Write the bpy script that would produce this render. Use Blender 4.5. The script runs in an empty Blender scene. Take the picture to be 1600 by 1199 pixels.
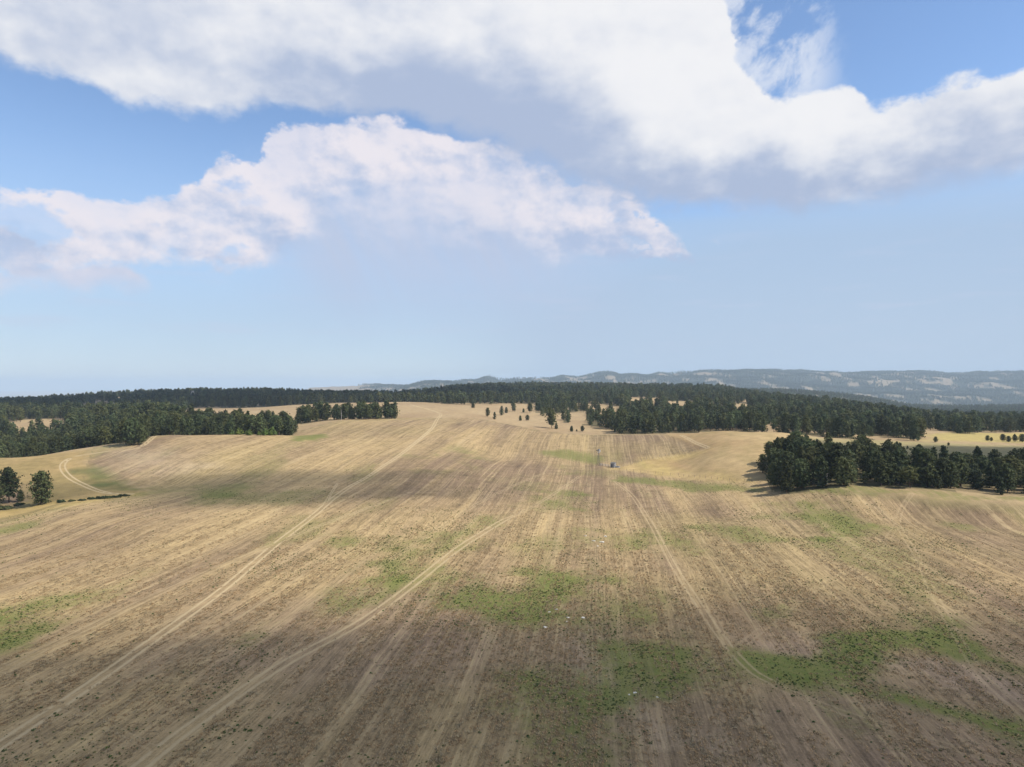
import bpy, math, random
import numpy as np

random.seed(7)
rng = np.random.default_rng(11)
S = bpy.context.scene
COL = S.collection
R = math.radians

# ------------------------------------------------------------------ camera, sun, exposure
EYE = 50.0            # drone height above the stubble field
F = 1110.0            # focal length in pixels of a 1600 wide photo
cam_d = bpy.data.cameras.new('camera')
cam = bpy.data.objects.new('camera', cam_d)
COL.objects.link(cam)
cam.location = (0, 0, EYE)
cam.rotation_euler = (R(90), 0, 0)
cam_d.sensor_fit = 'HORIZONTAL'
cam_d.angle = 2 * math.atan(800 / F)
cam_d.clip_start = 0.5
cam_d.clip_end = 120000
S.camera = cam

SUN_AZ, SUN_EL = R(103), R(50)        # azimuth clockwise from the view direction (+Y)
SUN = np.array([math.sin(SUN_AZ) * math.cos(SUN_EL), math.cos(SUN_AZ) * math.cos(SUN_EL), math.sin(SUN_EL)])
sd = bpy.data.lights.new('sun', 'SUN')
sun = bpy.data.objects.new('sun', sd)
COL.objects.link(sun)
sd.energy = 4.5
sd.angle = R(0.53)
sd.color = (1.0, 0.955, 0.89)
sun.rotation_euler = (R(90) - SUN_EL, 0, -SUN_AZ + R(180))
sun.location = (300, -80, 400)

S.view_settings.view_transform = 'Standard'
S.view_settings.look = 'None'
S.view_settings.gamma = 1.0
EXPOSURE = 0.42
S.view_settings.exposure = EXPOSURE
S.view_settings.use_curve_mapping = False
S.render.engine = 'CYCLES'
S.cycles.max_bounces = 5
S.cycles.diffuse_bounces = 2
S.cycles.glossy_bounces = 1
S.cycles.transmission_bounces = 2
S.cycles.volume_bounces = 1
S.cycles.transparent_max_bounces = 24
S.cycles.use_denoising = True


# ------------------------------------------------------------------ node helper
class NT:
    """Small expression helper around a node tree."""
    def __init__(self, tree):
        self.t = tree
        self.nd = tree.nodes
        self.ln = tree.links

    def new(self, typ, **kw):
        n = self.nd.new(typ)
        for k, v in kw.items():
            setattr(n, k, v)
        return n

    def put(self, sock, v):
        if isinstance(v, V):
            self.ln.new(v.s, sock)
        elif v is not None:
            sock.default_value = v

    def m(self, op, a, b=None, c=None, clamp=False):
        n = self.new('ShaderNodeMath', operation=op, use_clamp=clamp)
        for i, v in enumerate((a, b, c)):
            if v is not None:
                self.put(n.inputs[i], v)
        return V(self, n.outputs[0])

    def smooth(self, x, lo, hi, a=0.0, b=1.0):
        n = self.new('ShaderNodeMapRange', interpolation_type='SMOOTHSTEP')
        self.put(n.inputs['Value'], x)
        self.put(n.inputs['From Min'], lo)
        self.put(n.inputs['From Max'], hi)
        self.put(n.inputs['To Min'], a)
        self.put(n.inputs['To Max'], b)
        return V(self, n.outputs[0])

    def noise(self, vec, scale, detail=4.0, rough=0.5, dist=0.0, color=False):
        n = self.new('ShaderNodeTexNoise')
        self.put(n.inputs['Vector'], vec)
        n.inputs['Scale'].default_value = scale
        n.inputs['Detail'].default_value = detail
        n.inputs['Roughness'].default_value = rough
        n.inputs['Distortion'].default_value = dist
        return V(self, n.outputs['Color' if color else 'Fac'])

    def xyz(self, x, y, z):
        n = self.new('ShaderNodeCombineXYZ')
        for i, v in enumerate((x, y, z)):
            self.put(n.inputs[i], v)
        return V(self, n.outputs[0])

    def sep(self, v):
        n = self.new('ShaderNodeSeparateXYZ')
        self.put(n.inputs[0], v)
        return [V(self, o) for o in n.outputs]

    def mix(self, f, a, b, blend='MIX'):
        n = self.new('ShaderNodeMix', data_type='RGBA', blend_type=blend)
        n.clamp_factor = True
        self.put(n.inputs[0], f)
        for i, v in ((6, a), (7, b)):
            if isinstance(v, tuple) and len(v) == 3:
                v = (*v, 1)
            self.put(n.inputs[i], v)
        return V(self, n.outputs[2])

    def curve(self, x, pts):
        n = self.new('ShaderNodeFloatCurve')
        mp = n.mapping
        mp.use_clip = False
        c = mp.curves[0]
        while len(c.points) < len(pts):
            c.points.new(0.5, 0.5)
        for p, (px, py) in zip(c.points, pts):
            p.location = (px, py)
            p.handle_type = 'AUTO_CLAMPED'
        mp.extend = 'HORIZONTAL'
        mp.update()
        self.put(n.inputs['Value'], x)
        return V(self, n.outputs[0])

    def attr(self, name, out='Fac'):
        n = self.new('ShaderNodeAttribute', attribute_name=name)
        return V(self, n.outputs[out])


class V:
    def __init__(self, nt, s):
        self.nt, self.s = nt, s
    def __add__(self, o): return self.nt.m('ADD', self, o)
    __radd__ = __add__
    def __sub__(self, o): return self.nt.m('SUBTRACT', self, o)
    def __rsub__(self, o): return self.nt.m('SUBTRACT', o, self)
    def __mul__(self, o): return self.nt.m('MULTIPLY', self, o)
    __rmul__ = __mul__
    def __truediv__(self, o): return self.nt.m('DIVIDE', self, o)


# ------------------------------------------------------------------ sky
def build_world():
    w = bpy.data.worlds.new('World')
    S.world = w
    w.use_nodes = True
    w.cycles.sampling_method = 'MANUAL'
    w.cycles.sample_map_resolution = 512
    t = NT(w.node_tree)
    w.node_tree.nodes.clear()
    out = t.new('ShaderNodeOutputWorld')
    sky = t.new('ShaderNodeTexSky', sky_type='NISHITA')
    sky.sun_disc = False
    sky.sun_elevation = SUN_EL
    sky.sun_rotation = SUN_AZ
    sky.altitude = 1200
    sky.air_density = 1.0
    sky.dust_density = 0.15
    sky.ozone_density = 2.6
    bg = t.new('ShaderNodeBackground')
    t.ln.new(sky.outputs[0], bg.inputs[0])
    bg.inputs[1].default_value = 0.14

    d = V(t, t.new('ShaderNodeTexCoord').outputs['Generated'])
    x, y, z = t.sep(d)
    az0 = t.m('ARCTAN2', x, y)
    hor = t.m('SQRT', x * x + y * y)
    te0 = z / t.m('MAXIMUM', hor, 0.02)          # tangent of the elevation
    nv = t.xyz(x, y, z * 1.5)
    lit = t.xyz(x + 0.016, y - 0.004, z * 1.5 + 0.020)      # the same point a little towards the sun
    # billow warp at two sizes
    w1 = t.sep(t.noise(nv, 4.0, 5, 0.5, 0.0, True))
    w2 = t.sep(t.noise(nv, 17.0, 7, 0.60, 0.0, True))
    az = az0 + (w1[0] - 0.5) * 0.10 + (w2[0] - 0.5) * 0.060
    te = te0 + (w1[1] - 0.5) * 0.050 + (w2[1] - 0.5) * 0.045
    n_big = t.noise(nv, 3.2, 6, 0.5)
    n_mid = t.noise(nv, 9.0, 8, 0.55)
    n_lit = t.noise(lit, 9.0, 8, 0.55)
    relief = (n_mid - n_lit) * 1.6                         # sunny flank against shaded flank of each billow
    n_fine = t.noise(nv, 34.0, 7, 0.62)
    wisp = t.noise(t.xyz(x * 1.0 - z * 0.55, y, z * 0.80 + x * 0.2), 19.0, 9, 0.60, 0.25)

    def A(pts, off=0.0):       # photo pixels -> (azimuth 0..1, tan elevation)
        r = []
        for px, py in pts:
            a = math.atan((px - 800) / F)
            r.append(((a + 0.8) / 1.6, (600 - py) / F * math.cos(a) + off))
        return r
    u = (az + 0.8) / 1.6
    u0 = (az0 + 0.8) / 1.6

    def W(pts):                # photo px -> plain value
        return [((math.atan((px - 800) / F) + 0.8) / 1.6, v) for px, v in pts]

    sm = t.smooth
    e_soft = (n_mid - 0.5) * 0.075 + (n_fine - 0.5) * 0.030
    # ---- deck 1: the large upper cloud and its bright arm to the right
    BOT = [(-60, 80), (0, 112), (90, 142), (180, 168), (280, 180), (400, 186), (500, 186), (590, 192), (680, 222), (780, 260),
           (880, 298), (980, 324), (1080, 334), (1180, 336), (1300, 334), (1420, 322), (1520, 306), (1620, 292)]
    bot = t.curve(u, A(BOT))
    top = t.curve(u, [(0.0, 1.2)] + W([(900, 1.2), (1060, 0.80)]) +
                  A([(1075, -60), (1120, 10), (1165, 95), (1215, 140), (1280, 134), (1330, 132), (1372, 160), (1420, 150), (1500, 118), (1620, 92)]))
    sb = t.curve(u0, W([(0, 0.024), (500, 0.026), (640, 0.035), (850, 0.06), (1000, 0.04), (1300, 0.035), (1600, 0.05)]))
    hb = te - bot
    ht = top - te
    m1 = sm(hb + e_soft * 0.6, 0.0, sb) * sm(ht + e_soft * 0.7, -0.002, 0.012)
    # wisps torn off the end of the deck
    wis = sm(wisp - sm(top + 0.17 - te, 0.17, 0.0) * 0.24 + 0.04, 0.40, 0.60) * sm(top + 0.19 - te, 0.0, 0.05) * sm(te0, 0.33, 0.40) * sm(az0, 0.20, 0.28) * sm(az0, 0.45, 0.39)
    # grey belly: depth of the shaded belt above the lower rim, and how dark it is
    wd = t.curve(u0, W([(0, 0.05), (150, 0.08), (300, 0.11), (430, 0.15), (560, 0.15), (700, 0.17), (800, 0.19), (870, 0.19), (930, 0.17), (980, 0.125), (1040, 0.098),
                        (1250, 0.098), (1400, 0.098), (1500, 0.12), (1600, 0.14)]))
    ds = t.curve(u0, W([(0, 0.35), (200, 0.45), (420, 0.80), (650, 1.0), (900, 1.1), (1000, 1.15), (1150, 1.3), (1350, 1.35), (1500, 1.1), (1600, 0.9)]))
    hs = te0 + (w1[1] - 0.5) * 0.10 + (w2[1] - 0.5) * 0.03 + (n_mid - 0.5) * 0.10 - t.curve(u0, A(BOT))
    dark = sm(hs, wd * 0.05, wd * 1.35, 1.0, 0.0) * ds
    dark = dark * (0.80 + (t.noise(t.xyz(x, y, z * 2.6), 6.5, 6, 0.55) - 0.5) * 2.2) + sm(n_big, 0.42, 0.60) * 0.48 * sm(az0, 0.25, -0.05) + (n_mid - 0.5) * 0.5 - relief * 0.8 + 0.04
    c1 = t.mix(sm(dark, -0.1, 1.0), (0.90, 0.905, 0.93), (0.43, 0.515, 0.70))

    # ---- deck 2: the pinkish cloud in the middle with rain falling out of it
    top2 = t.curve(u, A([(-60, 300), (0, 294), (50, 286), (95, 280), (130, 296), (220, 294), (300, 288), (335, 262), (400, 256), (425, 232), (455, 202), (520, 188),
                         (600, 190), (650, 206), (710, 226), (770, 240), (830, 262), (880, 282), (930, 288), (985, 306), (1015, 330), (1045, 356), (1070, 376), (1085, 410), (1120, 520)]))
    bot2 = t.curve(u, A([(-60, 404), (0, 414), (100, 402), (180, 398), (260, 394), (340, 400), (430, 396), (500, 388), (560, 400), (700, 420), (800, 414), (900, 400), (960, 402),
                         (1010, 404), (1060, 400), (1090, 396), (1130, 380)]))
    sb2 = t.curve(u0, W([(0, 0.016), (400, 0.018), (470, 0.05), (560, 0.16), (700, 0.15), (800, 0.12), (880, 0.04), (1000, 0.012), (1100, 0.01)]))
    h2 = te - bot2
    e2 = (n_mid - 0.5) * 0.11 + (n_fine - 0.5) * 0.060
    side2 = sm(az0, -0.30, -0.38)                         # the ragged left third
    m2 = sm(h2 + e2 * 0.55 + 0.010 + side2 * 0.004, -0.004, sb2) * sm(top2 - te + e2 * 0.75 + 0.008, -0.002, 0.014)
    m2 = m2 * (1.0 - sm(n_mid, 0.575, 0.66) * side2 * 0.70)
    m2 = m2 * sm(az0, 0.30, 0.22) * (1.0 - sm(n_fine, 0.50, 0.60) * sm(az0, 0.10, 0.20) * 0.8)
    m2 = m2 * (0.80 + sm(n_mid, 0.35, 0.6) * 0.20)
    virga = sm(te0, 0.03, 0.20) * sm(te0, 0.36, 0.22) * sm(az0, -0.40, -0.22) * sm(az0, 0.22, 0.0) * 0.75
    virga = virga * (0.75 + (t.noise(t.xyz(x * 3.0 + z * 1.5, y * 0.4, z * 0.35), 9.0, 4, 0.55) - 0.3) * 1.6)
    relief2 = (t.noise(nv, 26.0, 6, 0.6) - t.noise(t.xyz(x + 0.006, y, z * 1.5 + 0.008), 26.0, 6, 0.6)) * 1.3
    d2 = sm(h2, 0.0, 0.10, 0.42, 0.0) * (1.0 - side2 * 0.75) - relief2 * 0.8 + (n_mid - 0.5) * 0.7 - relief * 2.2 + (n_fine - 0.5) * 0.30 + sm(te0, 0.17, 0.26, 0.12, 0.0)
    c2 = t.mix(sm(d2, -0.25, 0.85), (0.85, 0.815, 0.875), (0.46, 0.555, 0.76))

    # ---- deck 3: the low bank at the left, and the crumbs of cloud near the horizon
    top3 = t.curve(u, A([(-60, 412), (0, 414), (70, 411), (140, 414), (195, 424), (222, 440), (250, 480)]))
    bot3 = t.curve(u, A([(-60, 450), (0, 450), (120, 456), (220, 460), (250, 462)]))
    m3 = sm(te - bot3 + e2 * 0.3, -0.010, 0.024) * sm(top3 - te + e2 * 0.35, -0.002, 0.010) * sm(az0, -0.45, -0.49) * 0.85
    c3 = t.mix(sm(n_mid - relief, 0.3, 0.7), (0.80, 0.755, 0.835), (0.60, 0.64, 0.79))
    crumb = sm(n_fine, 0.56, 0.66) * sm(te0, 0.165, 0.185) * sm(te0, 0.215, 0.195) * sm(az0, 0.12, 0.18) * sm(az0, 0.30, 0.26)

    # ---- generic broken cloud for the rest of the dome
    pv = t.xyz(x / (t.m('MAXIMUM', z, 0.0) + 0.25), y / (t.m('MAXIMUM', z, 0.0) + 0.25), 0.0)
    g = t.noise(pv, 1.6, 8, 0.55, 0.2)
    aaz = t.m('ABSOLUTE', az0)
    outside = t.m('MAXIMUM', sm(aaz, 0.66, 0.85), sm(te0, 0.62, 0.85))
    mg = sm(g, 0.50, 0.62) * outside * sm(z, 0.02, 0.15) * 0.95
    inside = sm(aaz, 0.85, 0.68)
    m1 = m1 * inside
    m2 = m2 * inside
    m3 = m3 * inside
    cg = t.mix(sm(g, 0.56, 0.74), (0.86, 0.86, 0.885), (0.42, 0.50, 0.68))

    # ---- thin lavender veil low in the sky, thicker to the right
    veil = sm(te0, 0.36, 0.06) * 0.80 + sm(te0, 0.34, 0.18) * sm(az0, -0.20, 0.40) * 0.50 + (n_big - 0.5) * 0.22 * sm(te0, 0.42, 0.2)
    blue_gap = sm(te0, 0.215, 0.245) * sm(te0, 0.285, 0.26) * sm(az0, 0.10, 0.18) * sm(az0, 0.42, 0.28)
    veil = veil * (1.0 - blue_gap * 0.8)
    streak = sm(t.noise(t.xyz(x, y, z * 9.0), 7.0, 5, 0.6), 0.52, 0.72) * sm(te0, 0.30, 0.05) * sm(te0, 0.02, 0.09) * 0.30

    def lay(base, col, fac):
        b = t.new('ShaderNodeBackground')
        if isinstance(col, V):
            t.ln.new(col.s, b.inputs[0])
        else:
            b.inputs[0].default_value = (*col, 1)
        b.inputs[1].default_value = 2 ** -EXPOSURE
        mx = t.new('ShaderNodeMixShader')
        t.ln.new(t.m('MULTIPLY', fac, 1.0, clamp=True).s, mx.inputs[0])
        t.ln.new(base, mx.inputs[1])
        t.ln.new(b.outputs[0], mx.inputs[2])
        return mx.outputs[0]
    sh = lay(bg.outputs[0], t.mix(sm(te0, 0.0, 0.22), (0.50, 0.625, 0.785), (0.43, 0.575, 0.785)), veil)
    sh = lay(sh, (0.62, 0.66, 0.82), streak)
    sh = lay(sh, (0.52, 0.60, 0.78), virga)
    sh = lay(sh, c3, m3)
    sh = lay(sh, (0.74, 0.74, 0.85), crumb * 0.8)
    sh = lay(sh, c2, m2)
    sh = lay(sh, (0.82, 0.86, 0.94), wis * 0.72 * inside)
    sh = lay(sh, c1, m1)
    sh = lay(sh, cg, mg)
    t.ln.new(sh, out.inputs[0])


build_world()


# ------------------------------------------------------------------ numpy noise
def vnoise(x, y, seed=0):
    xi = np.floor(x).astype(np.int64)
    yi = np.floor(y).astype(np.int64)
    fx, fy = x - xi, y - yi
    fx = fx * fx * fx * (fx * (fx * 6 - 15) + 10)
    fy = fy * fy * fy * (fy * (fy * 6 - 15) + 10)
    def h(a, b):
        n = (a * 374761393 + b * 668265263 + seed * 974634777) & 0x7fffffff
        n = ((n ^ (n >> 13)) * 1274126177) & 0x7fffffff
        n = n ^ (n >> 16)
        return (n & 0xffff) / 65535.0
    return ((h(xi, yi) * (1 - fx) + h(xi + 1, yi) * fx) * (1 - fy) + (h(xi, yi + 1) * (1 - fx) + h(xi + 1, yi + 1) * fx) * fy)


def fbm(x, y, seed=0, octs=4, gain=0.5):
    s = np.zeros(np.shape(x)); a = 1.0; tot = 0
    for o in range(octs):
        s += a * vnoise(x * 2 ** o + 17.3 * o, y * 2 ** o - 9.1 * o, seed + o)
        tot += a; a *= gain
    return s / tot


def sstep(x, a, b):
    t = np.clip((x - a) / (b - a), 0, 1)
    return t * t * (3 - 2 * t)


def pchip(xk, yk, x):
    xk = np.asarray(xk, float); yk = np.asarray(yk, float)
    h = np.diff(xk); d = np.diff(yk) / h
    m = np.zeros_like(yk)
    for i in range(1, len(xk) - 1):
        if d[i - 1] * d[i] > 0:
            w1, w2 = 2 * h[i] + h[i - 1], h[i] + 2 * h[i - 1]
            m[i] = (w1 + w2) / (w1 / d[i - 1] + w2 / d[i])
    m[0], m[-1] = d[0], d[-1]
    k = np.clip(np.searchsorted(xk, x) - 1, 0, len(xk) - 2)
    t = np.clip((x - xk[k]) / h[k], 0, 1)
    return ((2 * t ** 3 - 3 * t ** 2 + 1) * yk[k] + (t ** 3 - 2 * t ** 2 + t) * h[k] * m[k]
            + (-2 * t ** 3 + 3 * t ** 2) * yk[k + 1] + (t ** 3 - t ** 2) * h[k] * m[k + 1])


# ------------------------------------------------------------------ terrain: surveyed as (distance ahead, apparent height line) per bearing
SURVEY = {
    0: [(260, 813), (300, 790), (340, 752), (385, 716), (450, 728), (520, 713), (560, 699), (610, 678), (680, 664), (800, 655), (1000, 645), (1300, 636), (1600, 632), (2000, 638), (3000, 680)],
    130: [(260, 800), (285, 784), (302, 775), (330, 754), (370, 722), (410, 701), (470, 713), (540, 698), (610, 677), (690, 662), (760, 656), (850, 650), (1050, 642), (1300, 632), (1600, 625), (1900, 631), (3000, 680)],
    260: [(260, 802), (320, 764), (360, 727), (400, 696), (435, 680), (480, 684), (560, 668), (640, 656), (760, 650), (900, 643), (1100, 633), (1400, 624), (1700, 617), (2000, 623), (3000, 680)],
    400: [(270, 795), (330, 752), (380, 715), (420, 692), (450, 680), (500, 684), (580, 670), (700, 652), (850, 640), (980, 637), (1200, 629), (1500, 619), (1700, 616), (2000, 623), (3000, 680)],
    540: [(270, 795), (350, 740), (420, 702), (500, 675), (570, 658), (600, 655), (640, 656), (720, 646), (850, 636), (980, 631), (1200, 626), (1500, 622), (1700, 622), (2000, 630), (3000, 670)],
    640: [(270, 795), (360, 730), (440, 696), (530, 668), (600, 655), (650, 651), (720, 643), (850, 634), (950, 629), (1050, 630), (1300, 625), (1600, 620), (1900, 622), (2200, 630), (3200, 645)],
    720: [(270, 800), (360, 735), (440, 700), (530, 671), (610, 655), (680, 648), (780, 640), (900, 633), (1000, 630), (1200, 622), (1500, 613), (1800, 609), (2200, 614), (3200, 640)],
    800: [(270, 805), (360, 744), (430, 715), (500, 686), (570, 666), (620, 661), (700, 653), (800, 643), (950, 634), (1200, 622), (1500, 612), (1900, 606), (2300, 612), (3200, 640)],
    930: [(265, 808), (330, 766), (400, 731), (450, 702), (505, 680), (540, 678), (590, 670), (650, 662), (750, 650), (900, 638), (1100, 626), (1400, 615), (1800, 607), (2200, 612), (3200, 640)],
    1060: [(262, 812), (320, 772), (360, 748), (400, 725), (440, 700), (490, 679), (530, 680), (600, 668), (700, 655), (850, 642), (1050, 629), (1300, 619), (1700, 609), (2100, 614), (3200, 640)],
    1130: [(260, 812), (315, 765), (335, 750), (380, 712), (430, 684), (470, 674), (520, 678), (600, 668), (720, 652), (900, 638), (1100, 627), (1400, 617), (1700, 611), (2000, 615), (3000, 614), (3400, 620)],
    1200: [(258, 812), (300, 766), (315, 754), (360, 715), (410, 685), (440, 676), (490, 680), (560, 672), (660, 660), (800, 647), (1000, 635), (1200, 627), (1500, 625), (1900, 640), (2400, 625), (3000, 612), (3400, 613)],
    1330: [(250, 815), (285, 760), (310, 745), (350, 724), (390, 706), (430, 695), (480, 688), (560, 677), (680, 662), (850, 648), (1050, 640), (1250, 640), (1600, 655), (2200, 640), (2800, 622), (3100, 621), (3600, 650)],
    1460: [(245, 822), (275, 767), (310, 750), (360, 729), (420, 708), (480, 693), (540, 683), (600, 677), (700, 672), (850, 662), (1000, 657), (1300, 665), (1800, 665), (2400, 645), (2900, 638), (3500, 660)],
    1600: [(240, 828), (262, 778), (300, 758), (360, 734), (420, 712), (480, 697), (540, 686), (600, 680), (680, 676), (800, 668), (1000, 662), (1200, 668), (1700, 670), (2300, 645), (2800, 637), (3500, 660)],
}
SURVEY[-300] = SURVEY[0]
SURVEY[1900] = SURVEY[1600]
# far country: (px, base line at 5.2 km, mid line at 6.2 km, crest line at 7.6 km); None = open plain
FAR = [(-300, None), (430, None), (480, (655, 630, 611)), (560, (650, 622, 607)), (600, (640, 618, 607)), (640, (630, 608, 610)), (665, (628, 602, 607)), (700, (630, 605, 603)), (740, (632, 608, 600)), (745, (632, 609, 601)), (762, (632, 610, 591)), (780, (632, 610, 598)),
       (800, (632, 610, 597)), (822, (632, 610, 595)), (860, (632, 610, 598)), (880, (632, 609, 593)), (905, (632, 609, 596)), (925, (632, 609, 590)), (946, (632, 607, 586)), (956, (632, 607, 587)), (970, (632, 607, 592)), (984, (632, 607, 587)), (992, (632, 607, 588)), (1010, (632, 606, 591)),
       (1028, (630, 605, 586)), (1048, (630, 605, 588)), (1060, (630, 604, 586)), (1150, (628, 603, 584)), (1250, (627, 604, 585)), (1330, (628, 606, 585)), (1400, (627, 606, 586)), (1500, (629, 609, 588)), (1600, (628, 606, 586)), (1900, (628, 606, 586))]
PLAIN = -250.0
LD = np.linspace(math.log(3.0), math.log(40000.0), 620)
cols, prof = [], []
for px in sorted(SURVEY):
    k = [(3.0, 0.0), (60.0, 0.0), (90.0, 0.0), (150.0, 0.0), (205.0, 0.2)]
    k += [(D, EYE - (yy - 600) * D / F) for D, yy in SURVEY[px]]
    cols.append(px)
    prof.append((k, px))
PXF = np.linspace(-300, 1900, 1101)
Znear = np.array([pchip([math.log(a) for a, b in k] + [math.log(4500), math.log(40000)], [b for a, b in k] + [-190, -190], LD) for k, _ in prof])
Zn = np.empty((len(PXF), len(LD)))
for j in range(len(LD)):
    Zn[:, j] = pchip(cols, Znear[:, j], PXF)
ker = np.exp(-0.5 * (np.arange(-16, 17) / 7.0) ** 2); ker /= ker.sum()
pad = np.pad(Zn, ((16, 16), (0, 0)), mode='edge')
Zn = sum(ker[i] * pad[i:i + len(PXF)] for i in range(33))
fx = [f[0] for f in FAR]
def fl(i):
    dist = (5200, 6200, 7600)[i]
    return np.interp(PXF, fx, [PLAIN if f[1] is None else EYE - (f[1][i] - 600) * dist / F for f in FAR])
k5 = np.exp(-0.5 * (np.arange(-9, 10) / 3.2) ** 2); k5 /= k5.sum()
zf0, zf1, zf2 = (np.convolve(np.pad(fl(i), 9, mode='edge'), k5, 'valid') for i in range(3))
D_ = np.exp(LD)
Zf = np.empty_like(Zn)
lk = np.log([4300, 5200, 6200, 7600, 9500, 12500, 40000])
for i in range(len(PXF)):
    Zf[i] = pchip(lk, [-190, zf0[i], zf1[i], zf2[i], 0.5 * (zf2[i] + PLAIN), PLAIN, PLAIN], LD)
wf = sstep(D_, 3600, 5000)[None, :]
ZT = Zn * (1 - wf) + Zf * wf


def hills_noise(x, y, D):
    n = (fbm(x / 55, y / 55, 3, 3) - 0.5) * 1.0 * sstep(D, 60, 300)
    n = n + (fbm(x / 140, y / 140, 5, 3) - 0.5) * 3.0 * sstep(D, 650, 1100)
    rid = 1 - np.abs(fbm(x / 900, y / 700, 9, 5) * 2 - 1) * 2
    n = n + rid * 42 * sstep(D, 3800, 5500) * (1 - sstep(D, 9000, 12000))
    n = n + (fbm(x / 170, y / 170, 19, 3) - 0.5) * 24 * sstep(D, 3800, 5500) * (1 - sstep(D, 9000, 12000))
    return n - 8 * sstep(D, 3800, 5500) * (1 - sstep(D, 9000, 12000))


TH_MAX = math.atan(1095 / F)
def height(x, y):
    """Terrain height anywhere."""
    x = np.asarray(x, float); y = np.asarray(y, float)
    r = np.maximum(np.hypot(x, y), 3.01)
    th = np.arctan2(x, y)
    thc = np.clip(th, -TH_MAX, TH_MAX)
    D = np.maximum(r * np.cos(thc), 3.01)
    px = 800 + F * np.tan(thc)
    fi = (px - PXF[0]) / (PXF[1] - PXF[0])
    fj = (np.log(D) - LD[0]) / (LD[1] - LD[0])
    i = np.clip(fi.astype(int), 0, len(PXF) - 2); j = np.clip(fj.astype(int), 0, len(LD) - 2)
    a = np.clip(fi - i, 0, 1); b = np.clip(fj - j, 0, 1)
    z = (ZT[i, j] * (1 - a) * (1 - b) + ZT[i + 1, j] * a * (1 - b) + ZT[i, j + 1] * (1 - a) * b + ZT[i + 1, j + 1] * a * b)
    back = sstep(np.abs(th), 1.0, 1.7)
    zb = (fbm(x / 400 + 31, y / 400 + 7, 23, 3) - 0.5) * 30 * sstep(r, 120, 500)
    zb = np.where(r > 3500, zb + (PLAIN - zb) * sstep(r, 3500, 12000), zb)
    return z * (1 - back) + zb * back + hills_noise(x, y, D) * (1 - back)


# bearing/distance grid used for line-of-sight questions
TH_S = np.linspace(-TH_MAX, TH_MAX, 1400)
DS = np.exp(np.linspace(math.log(60), math.log(36000), 1500))
HX = np.tan(TH_S)[:, None] * DS[None, :]
HY = np.broadcast_to(DS[None, :], HX.shape)
HZ = height(HX, HY)
HYP = 600 + (EYE - HZ) * F / DS[None, :]
RUNMIN = np.minimum.accumulate(HYP, axis=1)


def hit(px, py):
    """Ground point seen along one bearing and drop angle."""
    th = math.atan((px - 800) / F)
    i = int(round((th - TH_S[0]) / (TH_S[1] - TH_S[0])))
    i = min(max(i, 0), len(TH_S) - 1)
    k = np.argmax(HYP[i] <= py) if (HYP[i] <= py).any() else len(DS) - 1
    if k > 0:
        y0, y1 = HYP[i, k - 1], HYP[i, k]
        f = (y0 - py) / (y0 - y1) if y0 != y1 else 0
        D = DS[k - 1] + min(max(f, 0), 1) * (DS[k] - DS[k - 1])
    else:
        D = DS[0]
    return (px - 800) / F * D, D


def at(px, D):
    return (px - 800) / F * D, D


def zat(x, y):
    return float(height(np.array([x]), np.array([y]))[0])


# ------------------------------------------------------------------ forest and clearing map (bearing px, distance ahead)
def poly_in(px, D, poly):
    inside = np.zeros(np.shape(px), bool)
    n = len(poly)
    for a in range(n):
        x1, y1 = poly[a]; x2, y2 = poly[(a + 1) % n]
        c = ((y1 > D) != (y2 > D))
        with np.errstate(divide='ignore', invalid='ignore'):
            c &= px < (x2 - x1) * (D - y1) / (y2 - y1) + x1
        inside ^= c
    return inside


WEST_STAND = [(-900, 430), (0, 425), (130, 440), (165, 425), (200, 405), (228, 408), (245, 445), (300, 455), (380, 456), (452, 460), (462, 520), (440, 570), (300, 610), (262, 700), (200, 1000), (-900, 1000)]
WEST_GLADE = [(14, 600), (60, 590), (105, 612), (100, 770), (40, 780), (6, 700)]
ROW = [(470, 578), (520, 590), (618, 602), (618, 640), (540, 650), (462, 610)]
EAST_STAND = [(1196, 330), (1205, 298), (1240, 286), (1330, 286), (1460, 276), (1600, 266), (2500, 255), (2500, 330), (1600, 322), (1460, 335), (1400, 335), (1330, 345), (1270, 372), (1235, 372), (1200, 350)]
MAIN = [(-900, 940), (100, 950), (250, 930), (290, 905), (300, 990), (460, 992), (560, 1010), (645, 975), (700, 905), (735, 905), (790, 960), (800, 850), (832, 790), (850, 700), (885, 650),
        (938, 600), (940, 530), (1000, 533), (1060, 545), (1130, 545), (1200, 515), (1330, 490), (1425, 488), (1440, 520), (1436, 640), (1475, 640), (1490, 600), (1525, 600), (1530, 660), (1600, 680), (2600, 700), (2600, 3600), (-900, 2300)]
GLADES = [[(983, 860), (1032, 860), (1030, 1200), (985, 1200)], [(1040, 790), (1086, 790), (1082, 1090), (1046, 1090)], [(795, 760), (836, 760), (842, 990), (800, 1000)],
          [(934, 620), (978, 640), (976, 800), (938, 800)], [(888, 630), (918, 630), (916, 800), (890, 800)], [(1032, 600), (1054, 600), (1050, 740), (1034, 740)], [(120, 900), (190, 900), (180, 1250), (130, 1250)],
          [(1140, 800), (1175, 800), (1170, 1050), (1145, 1050)], [(285, 1330), (306, 1330), (306, 1560), (285, 1560)], [(378, 1480), (415, 1480), (415, 1620), (378, 1620)],
          [(846, 640), (880, 640), (880, 690), (846, 720)]]


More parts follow.
